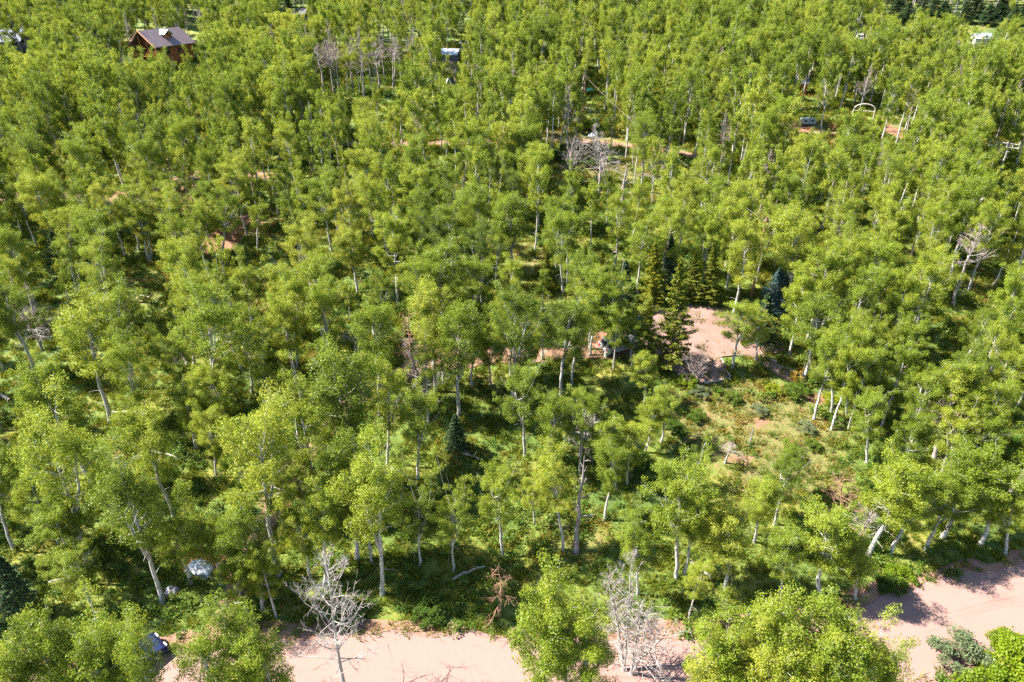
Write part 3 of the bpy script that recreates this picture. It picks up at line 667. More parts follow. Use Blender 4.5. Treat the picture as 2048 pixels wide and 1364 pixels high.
# ---------------------------------------------------------------- labels that single out: nearest landmark in the picture, side, rank
MARKS = [("dark blue parked car", 265, 1315), ("crumpled white tarp", 400, 1132), ("big bare tree by the road", 655, 1230), ("small orange dead tree", 993, 1185), ("silver-grey dead trees by the road", 1300, 1250),
 ("bend of the dirt road", 1900, 1215), ("grey-green sagebrush", 1930, 1320), ("bare reddish tree", 1690, 1000), ("orange-barked dead aspen", 1155, 1030), ("short stub in the meadow", 1502, 868),
 ("pink gravel court", 1410, 680), ("tall yellow-green pine", 1345, 600), ("blue-grey spruce", 1552, 580), ("silver car", 1237, 672), ("rust-brown dead conifer", 823, 690), ("small dark spruce", 913, 868),
 ("white fallen log in the grass", 365, 722), ("grey tangled bare tree", 70, 640), ("red dirt patch", 430, 465), ("bare wooden pole", 1508, 540), ("pink-topped dead tree", 1930, 510), ("brown twiggy dead tree", 1877, 850),
 ("dry clearing", 1170, 320), ("thick grey snag", 1248, 375), ("end of the garden path", 1590, 757), ("white log at the frame edge", 10, 797), ("red bend of the driveway", 560, 985), ("leafy log by the hollow", 950, 915),
 ("rail fence", 2005, 298), ("orange campsite clearing", 1612, 250), ("log cabin", 330, 90), ("A-frame hut", 902, 168), ("bare grove", 720, 130), ("side track", 220, 395), ("meadow edge shrubs", 1690, 860), ("shady spruce corner", 30, 1170)]
ORD = ['', 'second ', 'third ', 'fourth ', 'fifth ', 'sixth ', 'seventh ', 'eighth ', 'ninth ', 'tenth ', 'eleventh ', 'twelfth ', 'thirteenth ', 'fourteenth ', 'fifteenth ']
cells = {}
for i, a in enumerate(singles):
    bx = screen_box(a[0], a[1], a[2], a[3]); cx, cy = (bx[0]+bx[2])/2 + a[4]*FPX/a[5]*.7, (bx[1]+bx[3])/2
    cx = min(max(cx, 0), 2048); cy = min(max(cy, 0), 1364)
    d, m = min((math.hypot(cx-q[1], cy-q[2]), k) for k, q in enumerate(MARKS)); q = MARKS[m]
    dx, dy = cx - q[1], cy - q[2]
    rel = ('right of' if dx > 0 else 'left of') if abs(dx) > abs(dy) else ('in front of' if dy > 0 else 'behind')
    cells.setdefault((m, rel), []).append((d, i))
ALABEL = {}
for (m, rel), lst in cells.items():
    for k, (d, i) in enumerate(sorted(lst)):
        h, w = singles[i][2], singles[i][3]
        look = ('tall ' if h > 13 else 'small ' if h < 8 else '') + ('broad-crowned' if w/h > .47 else 'slender' if w/h < .34 else 'leafy green')
        ALABEL[i] = f"{look} aspen, {ORD[k] if k else 'nearest '}{rel} the {MARKS[m][0]}" if k == 0 else f"{look} aspen, {ORD[k]}one {rel} the {MARKS[m][0]}"

def put_tree(name, tm, cm, x, y, h, w, dx, vh, vw, rz, label, cat, group):
    e = empty(name, x, y); e.scale = (w/vw, w/vw, h/vh); e.rotation_mode = 'YXZ'
    tilt(e, x, y, dx, 0, h); 
    tag(e, label, cat, group)
    t = obj('trunk', tm, e); t.rotation_euler = (0, 0, rz)
    if cm is not None:
        c = obj('crown', cm, e); c.rotation_euler = (0, 0, rz)
    return e
wh = [(v[3]/v[2]) for v in ASPEN]
SEEN = {(round(a[0], 3), round(a[1], 3)) for a in aspens[:len(B)]}
def a_seen(a): return (round(a[0], 3), round(a[1], 3)) in SEEN
for i, (x, y, h, w, dx, f) in enumerate(singles):
    r_ = w/h; order = sorted(range(len(ASPEN)), key=lambda k: abs(wh[k] - r_) + random.random()*.12 + (.16 if a_seen(singles[i]) and ACB[k] < .5 else 0)); k = order[0]
    tm, cm, vh, vw = ASPEN[k]
    w = min(max(w, vw*h/vh*.68), vw*h/vh*1.45)
    put_tree('aspen_tree', tm, cm, x, y, h, w, dx, vh, vw, random.uniform(0, 6.28), ALABEL[i], 'tree', 'aspens of the wood')

DV = {}
def dv(name, seeds, m, **kw):
    DV[name] = []
    for s in seeds:
        g = dead_geo(s, **kw); v = np.concatenate(g.v); vw = 2*float(np.percentile(np.hypot(v[:, 0]-np.median(v[:, 0]), v[:, 1]-np.median(v[:, 1])), 95)); DV[name].append((g.mesh('trunk', [M[m], M['twig'] if name in ('pink', 'bush', 'snag') else M[m]], True), float(v[:, 2].max()), vw))
dv('spread', [11], 'palebark', H=12, W=8.0, cb=.24, nb=44, lev=3, up=.36, r0=.16)
dv('curl', [21], 'redbark', H=6, W=4, cb=.3, nb=14, lev=3, up=-.25, r0=.10)
dv('grey', [31, 32, 33], 'palebark', H=10, W=6, cb=.25, nb=30, lev=3, up=.6, r0=.14, stems=2)
dv('red', [41, 42], 'redbark', H=8, W=4, cb=.25, nb=26, lev=3, up=.3, r0=.11)
dv('bush', [71], 'deadbark', H=3.2, W=3.2, cb=.15, nb=14, lev=3, up=1.1, r0=.05, stems=4)
dv('snag', [51, 52], 'deadbark', H=9, W=2, cb=.4, nb=12, lev=2, up=.4, r0=.15)
dv('pink', [61, 62, 63], 'palebark', H=12, W=4.2, cb=.5, nb=24, lev=3, up=1.0, r0=.12)
cr_ = {'pine': [conifer_geo(s, 12, 4.4, 'spruce', 120, 85, .30, .42) for s in (1, 2)], 'spruce': [conifer_geo(s, 12, 4.6, 'spruce', 170, 60, .30) for s in (3, 4)], 'blue': [conifer_geo(5, 12, 5.5, 'spruce', 170, 60, .32)]}
CV = {k: [(t.mesh('trunk', M['conebark'], True), c.mesh('crown', M[{'pine': 'pine', 'spruce': 'spruce', 'blue': 'bluespruce'}[k]])) for t, c in v] for k, v in cr_.items()}
for n, (k, x, y, h, w, dx, f, lab) in enumerate(deads):
    rz = random.uniform(0, 6.28)
    if k in CV:
        tm, cm = CV[k][n % len(CV[k])]
        put_tree({'pine': 'pine_tree'}.get(k, 'spruce_tree'), tm, cm, x, y, h, max(w, .2*h), dx*.5, 12, 4.8 if k != 'blue' else 5.4, rz, lab, 'tree', None)
    else:
        tm, vh, vw = DV[k][n % len(DV[k])]
        e = put_tree('dead_tree', tm, None, x, y, h, max(w, .16*h), dx, vh, vw, rz, lab, 'dead tree', None)

for n, (x, y) in enumerate(GROVE_P):
    h = random.uniform(9.5, 12.5)
    if n % 2:
        tm, cm, vh, vw = ASPEN[[11, 6, 9][n//2 % 3]]; put_tree('aspen_tree', tm, cm, x, y, h, random.uniform(2.2, 3.0), random.uniform(-.5, .5), vh, vw, random.uniform(0, 6.28), 'slender thin-topped aspen with a pale trunk among the bare grove', 'tree', 'thin aspens in the bare grove'); continue
    tm, vh, vw = DV['pink'][n % 3]
    put_tree('dead_tree', tm, None, x, y, h, random.uniform(2.4, 3.6), random.uniform(-.5, .5), vh, vw, random.uniform(0, 6.28), 'thin bare aspen with a pale trunk in the crowded bare grove', 'dead tree', 'bare aspens crowded in the grove')
# the far wood and the trees beyond the frame, one object
def scatter(name, P, rz, sc, idx, meshes, label=None):
    """points carry an index, a turn and a size; each shows one of the meshes"""
    coll = bpy.data.collections.new(name + '_kinds')
    for i, me in enumerate(meshes):
        o = bpy.data.objects.new('%s_%02d' % (name, i), me); coll.objects.link(o)
    me = bpy.data.meshes.new(name); me.vertices.add(len(P)); me.vertices.foreach_set('co', np.asarray(P, np.float32).ravel())
    def attr(n, t, a, prop):
        q = me.attributes.new(n, t, 'POINT'); q.data.foreach_set(prop, a)
    attr('turn', 'FLOAT_VECTOR', np.asarray(rz, np.float32).ravel(), 'vector'); attr('size', 'FLOAT_VECTOR', np.asarray(sc, np.float32).ravel(), 'vector'); attr('which', 'INT', np.asarray(idx, np.int32), 'value')
    o = obj(name, me)
    g = bpy.data.node_groups.new(name, 'GeometryNodeTree')
    g.interface.new_socket('Geometry', in_out='INPUT', socket_type='NodeSocketGeometry'); g.interface.new_socket('Geometry', in_out='OUTPUT', socket_type='NodeSocketGeometry')
    ns, ln = g.nodes, g.links
    gi = ns.new('NodeGroupInput'); go = ns.new('NodeGroupOutput'); ip = ns.new('GeometryNodeInstanceOnPoints'); ci = ns.new('GeometryNodeCollectionInfo')
    ci.inputs['Collection'].default_value = coll; ci.inputs['Separate Children'].default_value = True; ci.inputs['Reset Children'].default_value = True
    ip.inputs['Pick Instance'].default_value = True
    def na(n, t):
        q = ns.new('GeometryNodeInputNamedAttribute'); q.data_type = t; q.inputs[0].default_value = n; return q
    ln.new(gi.outputs[0], ip.inputs['Points']); ln.new(ci.outputs[0], ip.inputs['Instance']); ln.new(na('which', 'INT').outputs[0], ip.inputs['Instance Index'])
    er = ns.new('FunctionNodeEulerToRotation'); ln.new(na('turn', 'FLOAT_VECTOR').outputs[0], er.inputs[0]); ln.new(er.outputs[0], ip.inputs['Rotation'])
    ln.new(na('size', 'FLOAT_VECTOR').outputs[0], ip.inputs['Scale']); ln.new(ip.outputs[0], go.inputs[0])
    md = o.modifiers.new('scatter', 'NODES'); md.node_group = g
    return tag(o, label, kind='stuff')
a = np.array(rest); n = len(a)
rz = np.column_stack([rng.normal(0, .035, n), rng.normal(0, .035, n), rng.uniform(0, 6.28, n)])
sc = np.column_stack([a[:, 3]/4.4, a[:, 3]/4.4, a[:, 2]/12])
scatter('forest', np.column_stack([a[:, 0], a[:, 1], terrain(a[:, 0], a[:, 1])]), rz, sc, np.where(rng.random(n) < .06, 9 + rng.integers(0, 3, n), rng.integers(0, 9, n)), FAR + [q[0] for q in DV['pink']], 'dense green aspen wood covering the far slope')
print('aspens', len(singles), 'far', n)

# grass and low leafy growth
def ground_points(dens, y0, y1, thin_bare=True, seed=1):
    r = np.random.default_rng(seed); n = int(dens*(y1-y0)*.9*((y0+y1)/2*.9+20)*2)
    y = y0 + (y1-y0)*r.random(n); hw = .78*(y*.9+20)+4; x = r.uniform(-1, 1, n)*(.78*(y1*.9+20)+4); k = np.abs(x) < hw; x, y = x[k], y[k]
    bare = np.zeros(len(x), bool)
    for L, hw_ in ko:
        for c0 in range(0, len(x), 4000):
            s = slice(c0, c0+4000)
            bare[s] |= (((x[s, None]-L[None, :, 0])**2 + (y[s, None]-L[None, :, 1])**2).min(1) < (hw_ - .25)**2)
    d = cover(x, y, DIRT); keep = ~bare & (r.random(len(x)) > d*1.15)
    return x[keep], y[keep], r
M['drygrass'] = leaf_mat('meadow_grass', [(0.12, (.070, .120, .012)), (0.38, (.135, .165, .016)), (0.58, (.205, .175, .024)), (0.85, (.28, .14, .045))], trans=.35, nscale=.5)
DTUFT = [tuft_geo(20+i, 34, [.28, .4, .34][i % 3], .45).mesh('tuft', M['drygrass']) for i in range(4)]
TUFT = [tuft_geo(i, 30, [.34, .5, .62][i % 3]).mesh('tuft', M['grass']) for i in range(5)]
FORB = [forb_geo(i, 110, [.5, .7, .9][i % 3], [.9, 1.1, 1.4][i % 3]).mesh('forb', M['shrubleaf']) for i in range(4)]
xs, ys, ss, bs = [], [], [], []
for dens, y0, y1, s in [(3.2, 30, 62, 1.0), (2.2, 62, 105, 1.25), (.8, 105, 190, 2.0)]:
    x, y, r = ground_points(dens, y0, y1, seed=int(y0)); xs.append(x); ys.append(y); ss.append(s*r.uniform(.6, 1.3, len(x)))
x, y, s = np.concatenate(xs), np.concatenate(ys), np.concatenate(ss); n = len(x)
dr = cover(x, y, DRY) + .7*(rng.random(n)-.5) > .42
xd, yd, sd_ = x[dr], y[dr], s[dr]; nd = len(xd); x, y, s = x[~dr], y[~dr], s[~dr]; n = len(x)
scatter('meadow_grass', np.column_stack([xd, yd, terrain(xd, yd)]), np.column_stack([0*xd, 0*xd, rng.uniform(0, 6.28, nd)]), np.column_stack([sd_, sd_, sd_*.9]), rng.integers(0, 4, nd), DTUFT, 'yellow-green and rusty dry grass of the sunny clearings')
scatter('grass', np.column_stack([x, y, terrain(x, y)]), np.column_stack([0*x, 0*x, rng.uniform(0, 6.28, n)]), np.column_stack([s, s, s*.95]), rng.integers(0, 5, n), TUFT, 'long green and straw-coloured grass on the forest floor')
xs, ys, ss = [], [], []
for dens, y0, y1, s in [(.75, 30, 62, 1.0), (.5, 62, 110, 1.1), (.16, 110, 180, 1.6)]:
    x, y, r = ground_points(dens, y0, y1, seed=int(y0)+50); k = (vnoise(x, y, 7, 9) > .42) & (cover(x, y, DRY) < .3 + .75*r.random(len(x))); x, y = x[k], y[k]
    xs.append(x); ys.append(y); ss.append(s*r.uniform(.5, 1.4, len(x)))
x, y, s = np.concatenate(xs), np.concatenate(ys), np.concatenate(ss); n2 = len(x)
scatter('undergrowth', np.column_stack([x, y, terrain(x, y)]), np.column_stack([0*x, 0*x, rng.uniform(0, 6.28, n2)]), np.column_stack([s, s, s*.9]), rng.integers(0, 4, n2), FORB, 'low leafy green undergrowth between the aspens')
print('grass', n, 'forbs', n2)

# shrubs
def mk_shrub(seed, m, H, W_, leaves, ls):
    st, cr = shrub_geo(seed, H, W_, leaves, ls); return st.mesh('stems', M['conebark'], True), cr.mesh('foliage', M[m])
SV = {'sage': mk_shrub(1, 'sageleaf', 1.4, 2.6, 7000, .075), 'lime': mk_shrub(2, 'limeleaf', 1.3, 2.6, 8000, .085), 'green': mk_shrub(3, 'shrubleaf', 1.1, 2.2, 6000, .085), 'rust': mk_shrub(4, 'rustleaf', 1.4, 1.4, 1800, .1)}
for k, px, py, wp, lab in [
 ('sage', 1925, 1335, 125, 'large grey-green sagebrush below the bend of the dirt road'), ('lime', 2025, 1345, 150, 'bright yellow-green bush beside the sagebrush below the road bend'), ('lime', 2010, 1292, 66, 'small lime bush at the road edge above the bigger lime bush'),
 ('lime', 1978, 1395, 130, 'lime bush half out of frame below the sagebrush'), ('lime', 1378, 772, 46, 'bright green bush at the near corner of the gravel court'), ('rust', 1595, 762, 34, 'rust-orange shrub at the end of the garden path'),
 ('green', 1590, 790, 50, 'round green shrub just below the end of the garden path'), ('green', 1465, 800, 36, 'round green shrub near the top of the sunny meadow'), ('sage', 1610, 860, 38, 'grey-green shrub in the middle of the sunny meadow'),
 ('sage', 1400, 790, 40, 'small grey shrub near the meadow corner by the court'), ('green', 1392, 838, 40, 'dark green shrub on the shaded side of the meadow'), ('green', 1625, 895, 34, 'green shrub low in the meadow beneath the grey-green one'),
 ('sage', 1515, 825, 36, 'small grey shrub amid the reddish bare meadow soil'), ('green', 1668, 845, 36, 'green shrub near the aspens along the meadow side'), ('lime', 1545, 785, 34, 'small yellow-green bush on the upper meadow grass'),
 ('lime', 1660, 805, 38, 'yellow-green bush by the reddish soil beside the meadow aspens'), ('green', 1780, 1180, 60, 'green shrub on the verge where the road bends'), ('lime', 1795, 1160, 60, 'yellow-green shrub on the verge above the road bend'),
 ('green', 700, 1245, 60, 'dark green shrub on the bank above the road near the big bare tree'), ('green', 860, 1235, 70, 'broad dark shrub on the shaded road bank'), 
 ('green', 1140, 305, 46, 'dark bush in the dry clearing'), ('green', 1115, 320, 44, 'dark twiggy bush beside the forked dead tree in the clearing'), ('lime', 1170, 262, 40, 'bright green bush above the far track'),
 ('green', 1180, 335, 40, 'low brownish-green bush at the base of the clearing'), ('green', 1345, 860, 44, 'green shrub on the aspen side of the meadow'), ('green', 1260, 925, 70, 'dark shrub under aspens near the sunny grass patch')]:
    x, y = at(px, py); f = project(x, y, tz(x, y))[2]; st, fo = SV[k]; w = wp*f/FPX
    e = empty('shrub', x, y, 0, None, w/({'sage': 2.7, 'lime': 2.7, 'green': 2.3, 'rust': 1.5}[k])); e.rotation_euler[2] = random.uniform(0, 6.28)
    tag(e, lab, 'shrub'); obj('stems', st, e); obj('foliage', fo, e)

# fallen logs
def log(px0, py0, px1, py1, rad, lab, branches=2, lift=.25):
    p0, p1 = np.array(at(px0, py0)), np.array(at(px1, py1)); t = np.linspace(0, 1, 9)[:, None]; P = p0 + (p1-p0)*t
    z = terrain(P[:, 0], P[:, 1]) + lift + .15*np.sin(t[:, 0]*3); P = np.column_stack([P, z]) + rng.normal(0, .03, (9, 3))
    o = P[0].copy(); P -= o; mb = MB(); mb.tube(P, rad*(1 - .55*t[:, 0]), 7)
    for _ in range(branches):
        i = rng.integers(3, 8); l = rng.uniform(.5, 1.2); d = rng.normal(0, 1, 3); d[2] = abs(d[2]); d /= np.linalg.norm(d)
        mb.tube(np.array([P[i], P[i] + d*l*.5, P[i] + d*l + [0, 0, .1]]), [rad*.3, rad*.22, .01], 4)
    e = obj('fallen_log', mb.mesh('fallen_log', M['logwood'], True)); e.location = o; tag(e, lab, 'log')
for q in [(378, 735, 352, 700, .19, 'short white fallen log in the shady grass of the left wood'), (22, 806, -14, 785, .2, 'white fallen log cut off by the photo edge'), (292, 905, 380, 925, .1, 'thin fallen log on sunny grass in the left wood'),
          (925, 912, 962, 925, .14, 'dark fallen log at the lower end of the shady hollow'), (1140, 868, 1190, 880, .15, 'grey fallen log beneath the grey-brown dead tree'), (225, 828, 298, 833, .1, 'thin pale log lying against the tall left aspens'),
          (905, 1165, 970, 1138, .12, 'grey fallen trunk propped in the shade above the orange dead tree'), (0, 1000, 22, 950, .16, 'leaning grey dead log in deep shade at the photo edge'), (115, 1160, 142, 1105, .12, 'bent dead trunk on the yellow-green grass of the left wood'),
          (1166, 216, 1182, 226, .2, 'white fallen log beside the shady gap beyond the far track'), (1785, 236, 1797, 242, .14, 'thin fallen log beside the sandy yard'), (1225, 508, 1245, 514, .12, 'pale log in the shade behind the silver car'),
          (280, 595, 300, 600, .1, 'short pale log on the grass beneath the upper left aspens'), (100, 1170, 170, 1158, .08, 'thin grey stick lying across dark undergrowth'), (1420, 1160, 1380, 1130, .09, 'thin fallen branch near the pair of white-trunked aspens')]: log(*q)

# ---------------------------------------------------------------- vehicles
M['navy'] = simple('navy_paint', (.018, .024, .075), .18, .3, .05, 1); M['silver'] = simple('silver_paint', (.55, .56, .58), .25, .5, .05, 1); M['white'] = simple('white_paint', (.75, .75, .73), .4, 0, .06, 2)
M['glass'] = simple('dark_glass', (.02, .025, .03), .06, 0, .02, 1); M['rubber'] = simple('rubber', (.02, .02, .02), .85, 0, .1, 5); M['chrome'] = simple('bright_metal', (.6, .6, .6), .25, .9, .05, 4); M['lamp'] = simple('lamp_glass', (.7, .7, .68), .15, 0, .03, 4); M['redlamp'] = simple('tail_lamp', (.45, .02, .02), .2, 0, .03, 4)
def car(name, x, y, rz, paint, lab):
    e = empty(name, x, y, rz); e.location.z += .12; tag(e, lab, 'car')
    b = MB()      # lower body, front is +x
    prof = [(-2.25, .45), (-2.3, .75), (-2.2, 1.0), (.75, 1.02), (2.0, .92), (2.28, .72), (2.28, .4), (1.9, .32), (-1.9, .32), (-2.2, .36)]
    b.prism(prof, -.9, .9)
    o = part('body', b, paint, e); bv = o.modifiers.new('edge', 'BEVEL'); bv.width = .07; bv.segments = 2
    c = MB(); lo = np.array([(-2.1, -.82), (.95, -.82), (.95, .82), (-2.1, .82)]); hi = np.array([(-1.95, -.66), (.1, -.66), (.1, .66), (-1.95, .66)])
    v = np.vstack([np.column_stack([lo, [1.01]*4]), np.column_stack([hi, [1.60]*4])]); c.add(v, [(0, 1, 5, 4), (1, 2, 6, 5), (2, 3, 7, 6), (3, 0, 4, 7)])
    part('window', c, M['glass'], e)
    r = MB(); r.prism([(-2.02, 1.58), (-1.9, 1.69), (-.2, 1.70), (.17, 1.58)], -.70, .70); o = part('roof', r, paint, e); bv = o.modifiers.new('edge', 'BEVEL'); bv.width = .04; bv.segments = 2
    for s in (-1, 1):
        rr = MB(); rr.tube([(-1.8, s*.6, 1.72), (-1.7, s*.6, 1.78), (-.3, s*.6, 1.78), (-.1, s*.6, 1.71)], [.025]*4, 5); part('roof_rail', rr, M['chrome'], e)
        for xx in (-.95, .1):
            pl = MB(); pl.tube([(xx*1.0 - .03, s*.825, 1.0), (xx*.95 - .1, s*.675, 1.59)], [.045, .04], 4); part('pillar', pl, paint, e)
        mi = MB(); mi.box((.75, s*.98, 1.08), (.14, .2, .14)); part('mirror', mi, paint, e)
        h = MB(); h.box((2.26, s*.62, .72), (.1, .4, .16)); part('headlight', h, M['lamp'], e); h = MB(); h.box((-2.27, s*.72, .85), (.08, .26, .3)); part('taillight', h, M['redlamp'], e)
        for xx in (-1.4, 1.4):
            w = MB(); th = np.linspace(0, 2*math.pi, 19)
            for r_, y0, y1 in [(.36, .72, .93)]:
                ring = np.array([(xx + r_*math.cos(t), 0, .36 + r_*math.sin(t)) for t in th[:-1]]); w.prism([(q[0], q[2]) for q in ring], s*y0, s*y1)
            wo = part('wheel', w, M['rubber'], e); k = MB(); k.prism([(xx + .22*math.cos(t), .36 + .22*math.sin(t)) for t in th[:-1]], s*.90, s*.945); part('rim', k, M['chrome'], wo)
    return e
x, y = at(268, 1338); car('parked_car', x, y, R(52), M['navy'], 'dark blue car with roof rails parked under aspens by the dirt road')
x, y = at(1238, 700); car('parked_car', x, y, R(28), M['silver'], 'silver car half hidden by aspens beside the gravel court')
x, y = at(1717, 82); car('parked_car', x, y, R(70), M['white'], 'white car showing between trees on the far right slope')

# tarp heap, stones
def heap(px, py, m, L, Wd, H, name, lab, cat, seed):
    x, y = at(px, py); r = np.random.default_rng(seed); e = MB(); n = 22; u = np.linspace(-1, 1, n); U, V = np.meshgrid(u, u)
    d = np.sqrt(U**2 + V**2); z = H*np.clip(1.05 - d**2, 0, 1)**.5*(.55 + .7*vnoise(U*9, V*9, 2.2, seed) + .25*vnoise(U*9, V*9, .9, seed+1))
    X = U*L/2*(1 + .12*(vnoise(V*5, U*5, 1.5, seed) - .5)); Y = V*Wd/2
    i = np.arange(n-1)[:, None]*n + np.arange(n-1)[None]; q = np.stack([i, i+1, i+n+1, i+n], -1).reshape(-1, 4)
    e.add(np.stack([X, Y, z - .03], -1).reshape(-1, 3), q); o = obj(name, e.mesh(name, m, False)); o.location = (x, y, tz(x, y)); o.rotation_euler[2] = r.uniform(-.4, .4); tag(o, lab, cat)
M['tarp'] = simple('tarp', (.45, .47, .49), .5, 0, .15, 3); M['stone'] = simple('stone', (.22, .22, .25), .8, 0, .3, 2, .4)
heap(402, 1140, M['tarp'], 2.3, 1.5, .75, 'tarp', 'crumpled white tarp covering a heap in the undergrowth', 'tarp', 3)
heap(345, 1185, M['stone'], 1.2, 1.0, .45, 'boulder', 'bluish grey boulder in the undergrowth near the white tarp', 'boulder', 5)
heap(1186, 272, M['tarp'], 2.0, 1.2, .6, 'boulder', 'pale boulder on the dry grass above the far track', 'boulder', 6)
# court edging
def edging(pix, lab):
    L = [at(*p) for p in pix]; mb = MB()
    for a, b in zip(L[:-1], L[1:]):
        a, b = np.array(a), np.array(b); c = (a+b)/2; mb.box((c[0], c[1], tz(*c) + .16), (np.linalg.norm(b-a), .16, .16), math.atan2(*(b-a)[::-1]))
    tag(obj('timber_edging', mb.mesh('timber_edging', M['logwood'])), lab, 'edging')
edging([(1441, 716), (1450, 738), (1459, 758)], 'pale timber edging along the near strip of the gravel court'); edging([(1459, 759), (1408, 771)], 'pale timber edging across the near end of the gravel court')
edging([(1516, 708), (1552, 729), (1597, 752)], 'thin pale timber edging along the garden path')

# ---------------------------------------------------------------- buildings
M['log_wall'] = simple('log_wall', (.30, .11, .035), .7, 0, .3, 4); M['orange_wood'] = simple('orange_wood', (.42, .17, .045), .6, 0, .2, 4); M['roof_brown'] = simple('brown_metal_roof', (.20, .145, .14), .45, .2, .12, .6)
M['roof_blue'] = simple('blue_grey_roof', (.085, .10, .16), .7, 0, .1, .6); M['roof_white'] = simple('pale_metal_roof', (.36, .40, .43), .35, .3, .1, .8); M['roof_dark'] = simple('dark_roof', (.035, .035, .045), .6, 0, .2, 1); M['roof_green'] = simple('pale_green_roof', (.42, .52, .46), .4, .1, .1, 1)
M['wall_blue'] = simple('slate_wall', (.10, .11, .17), .7, 0, .15, 2); M['trim_white'] = simple('white_trim', (.45, .45, .44), .5, 0, .05, 2); M['teal'] = simple('teal_canvas', (.04, .32, .20), .6, 0, .1, 2); M['red'] = simple('red_paint', (.45, .05, .025), .5, 0, .1, 2); M['cream'] = simple('cream_wall', (.55, .5, .42), .7, 0, .1, 2)
def gable(e, L, Wd, eave, ridge, wall, roof, over=.5, thick=.18, trim=None, x0=0.0):
    w = MB(); w.prism([(-Wd/2, 0), (Wd/2, 0), (Wd/2, eave), (0, ridge), (-Wd/2, eave)], -L/2 + x0, L/2); v = w.v[0]; w.v[0] = v[:, [1, 0, 2]]
    wo = part('wall', w, wall, e)
    k = (ridge-eave)/(Wd/2); r = MB()
    for s in (-1, 1):
        a = np.array([0, ridge + .04]); b = np.array([s*(Wd/2+over), eave - k*over + .04])
        v = [(xx, q[0], q[1]+dz) for xx in (-L/2-over, L/2+over) for q in (a, b) for dz in (0, thick)]
        r.add(v, [(0, 2, 3, 1), (4, 5, 7, 6), (0, 1, 5, 4), (2, 6, 7, 3), (1, 3, 7, 5), (0, 4, 6, 2)])
    ro = part('roof', r, roof, e)
    if trim:
        for s in (-1, 1):
            t = MB(); t.tube([(-L/2-over-.03, 0, ridge+.08), (-L/2-over-.03, s*(Wd/2+over), eave-k*over+.08)], [.17, .17], 4); part('bargeboard', t, trim, ro)
    return wo, ro
# log cabin
x, y = at(334, 128); f = project(x, y, tz(x, y))[2]; S = f/FPX*105/15.0
e = empty('log_cabin', x, y, R(66), None, S); tag(e, 'brown log cabin with porch and dormer among aspens on the upper slope', 'house'); e.location.z = tz(x, y) + .3
wo, ro = gable(e, 12.5, 8.5, 5.3, 8.6, M['log_wall'], M['roof_brown'], .9, .22, M['orange_wood'], 2.2)
for i in range(9):
    lg = MB(); lg.tube([(-4.0, -4.33, .35+i*.55), (6.25, -4.33, .35+i*.55)], [.2, .2], 6); part('wall_log', lg, M['log_wall'], wo)
d = MB(); d.prism([(-1.1, 6.4), (1.1, 6.4), (1.1, 7.7), (0, 8.5), (-1.1, 7.7)], -3.0, -.3); dm = part('dormer', d, M['log_wall'], e)
r = MB()
for s in (-1, 1): r.add([(0, -3.4, 8.6), (s*1.6, -3.4, 7.45), (s*1.6, -.2, 7.45), (0, -.2, 8.6), (0, -3.4, 8.75), (s*1.6, -3.4, 7.6), (s*1.6, -.2, 7.6), (0, -.2, 8.75)], [(0, 1, 2, 3), (4, 7, 6, 5), (0, 4, 5, 1), (1, 5, 6, 2), (2, 6, 7, 3), (3, 7, 4, 0)])
part('dormer_roof', r, M['roof_green'], dm)
for yy in (-4.3, -1.4, 1.4, 4.3):
    p = MB(); p.tube([(-6.3, yy, -1), (-6.3, yy, 5.3 + (4.3-abs(yy))*.72)], [.2, .18], 7); part('porch_post', p, M['orange_wood'], e)
p = MB(); p.box((-5.2, 0, 2.3), (2.4, 8.5, .25)); dk = part('porch_deck', p, M['orange_wood'], e)
rl = MB()
for zz in (2.9, 3.5): rl.box((-6.3, 0, zz), (.12, 8.4, .14))
for yy in np.linspace(-4, 4, 21): rl.box((-6.3, yy, 3.15), (.06, .08, .6))
part('porch_railing', rl, M['orange_wood'], e)
for (cx, cy, cz, a, b, c) in [(-4.12, 0, 3.6, .1, 1.8, 2.0), (-4.12, -2.6, 3.6, .1, 1.2, 1.6), (-2.6, -4.55, 3.6, 1.3, .1, 1.7), (1.5, -4.55, 3.5, 1.3, .1, 1.2)]:
    w = MB(); w.box((cx, cy, cz), (a, b, c)); part('window', w, M['glass'], e); w = MB()
# A-frame hut
x, y = at(902, 188); f = project(x, y, tz(x, y))[2]; S = f/FPX*27/5.2
e = empty('a_frame_hut', x, y, R(82), None, S); tag(e, 'small dark A-frame hut with white bargeboards in the wood', 'hut')
w = MB(); w.prism([(-2.6, 0), (2.6, 0), (0, 5.6), (-.02, 5.6)], -3, 3); w.v[0] = w.v[0][:, [1, 0, 2]]; part('wall', w, M['log_wall'], e)
r = MB()
for s in (-1, 1): r.add([(-3.3, 0, 5.75), (3.3, 0, 5.75), (3.3, s*2.8, -.1), (-3.3, s*2.8, -.1), (-3.3, 0, 6.0), (3.3, 0, 6.0), (3.3, s*3.0, -.1), (-3.3, s*3.0, -.1)], [(0, 1, 2, 3), (4, 7, 6, 5), (0, 4, 5, 1), (1, 5, 6, 2), (2, 6, 7, 3), (3, 7, 4, 0)])
ro = part('roof', r, M['roof_dark'], e)
for s in (-1, 1):
    t = MB(); t.tube([(-3.42, 0, 6.0), (-3.42, s*3.0, -.1)], [.34, .34], 4); part('bargeboard', t, M['trim_white'], ro)
w = MB(); w.box((-3.05, 0, 3.0), (.1, 1.4, 1.4)); part('window', w, M['glass'], e); w = MB(); w.box((-3.3, .4, .9), (.5, 2.6, 1.4)); part('balcony', w, M['orange_wood'], e)
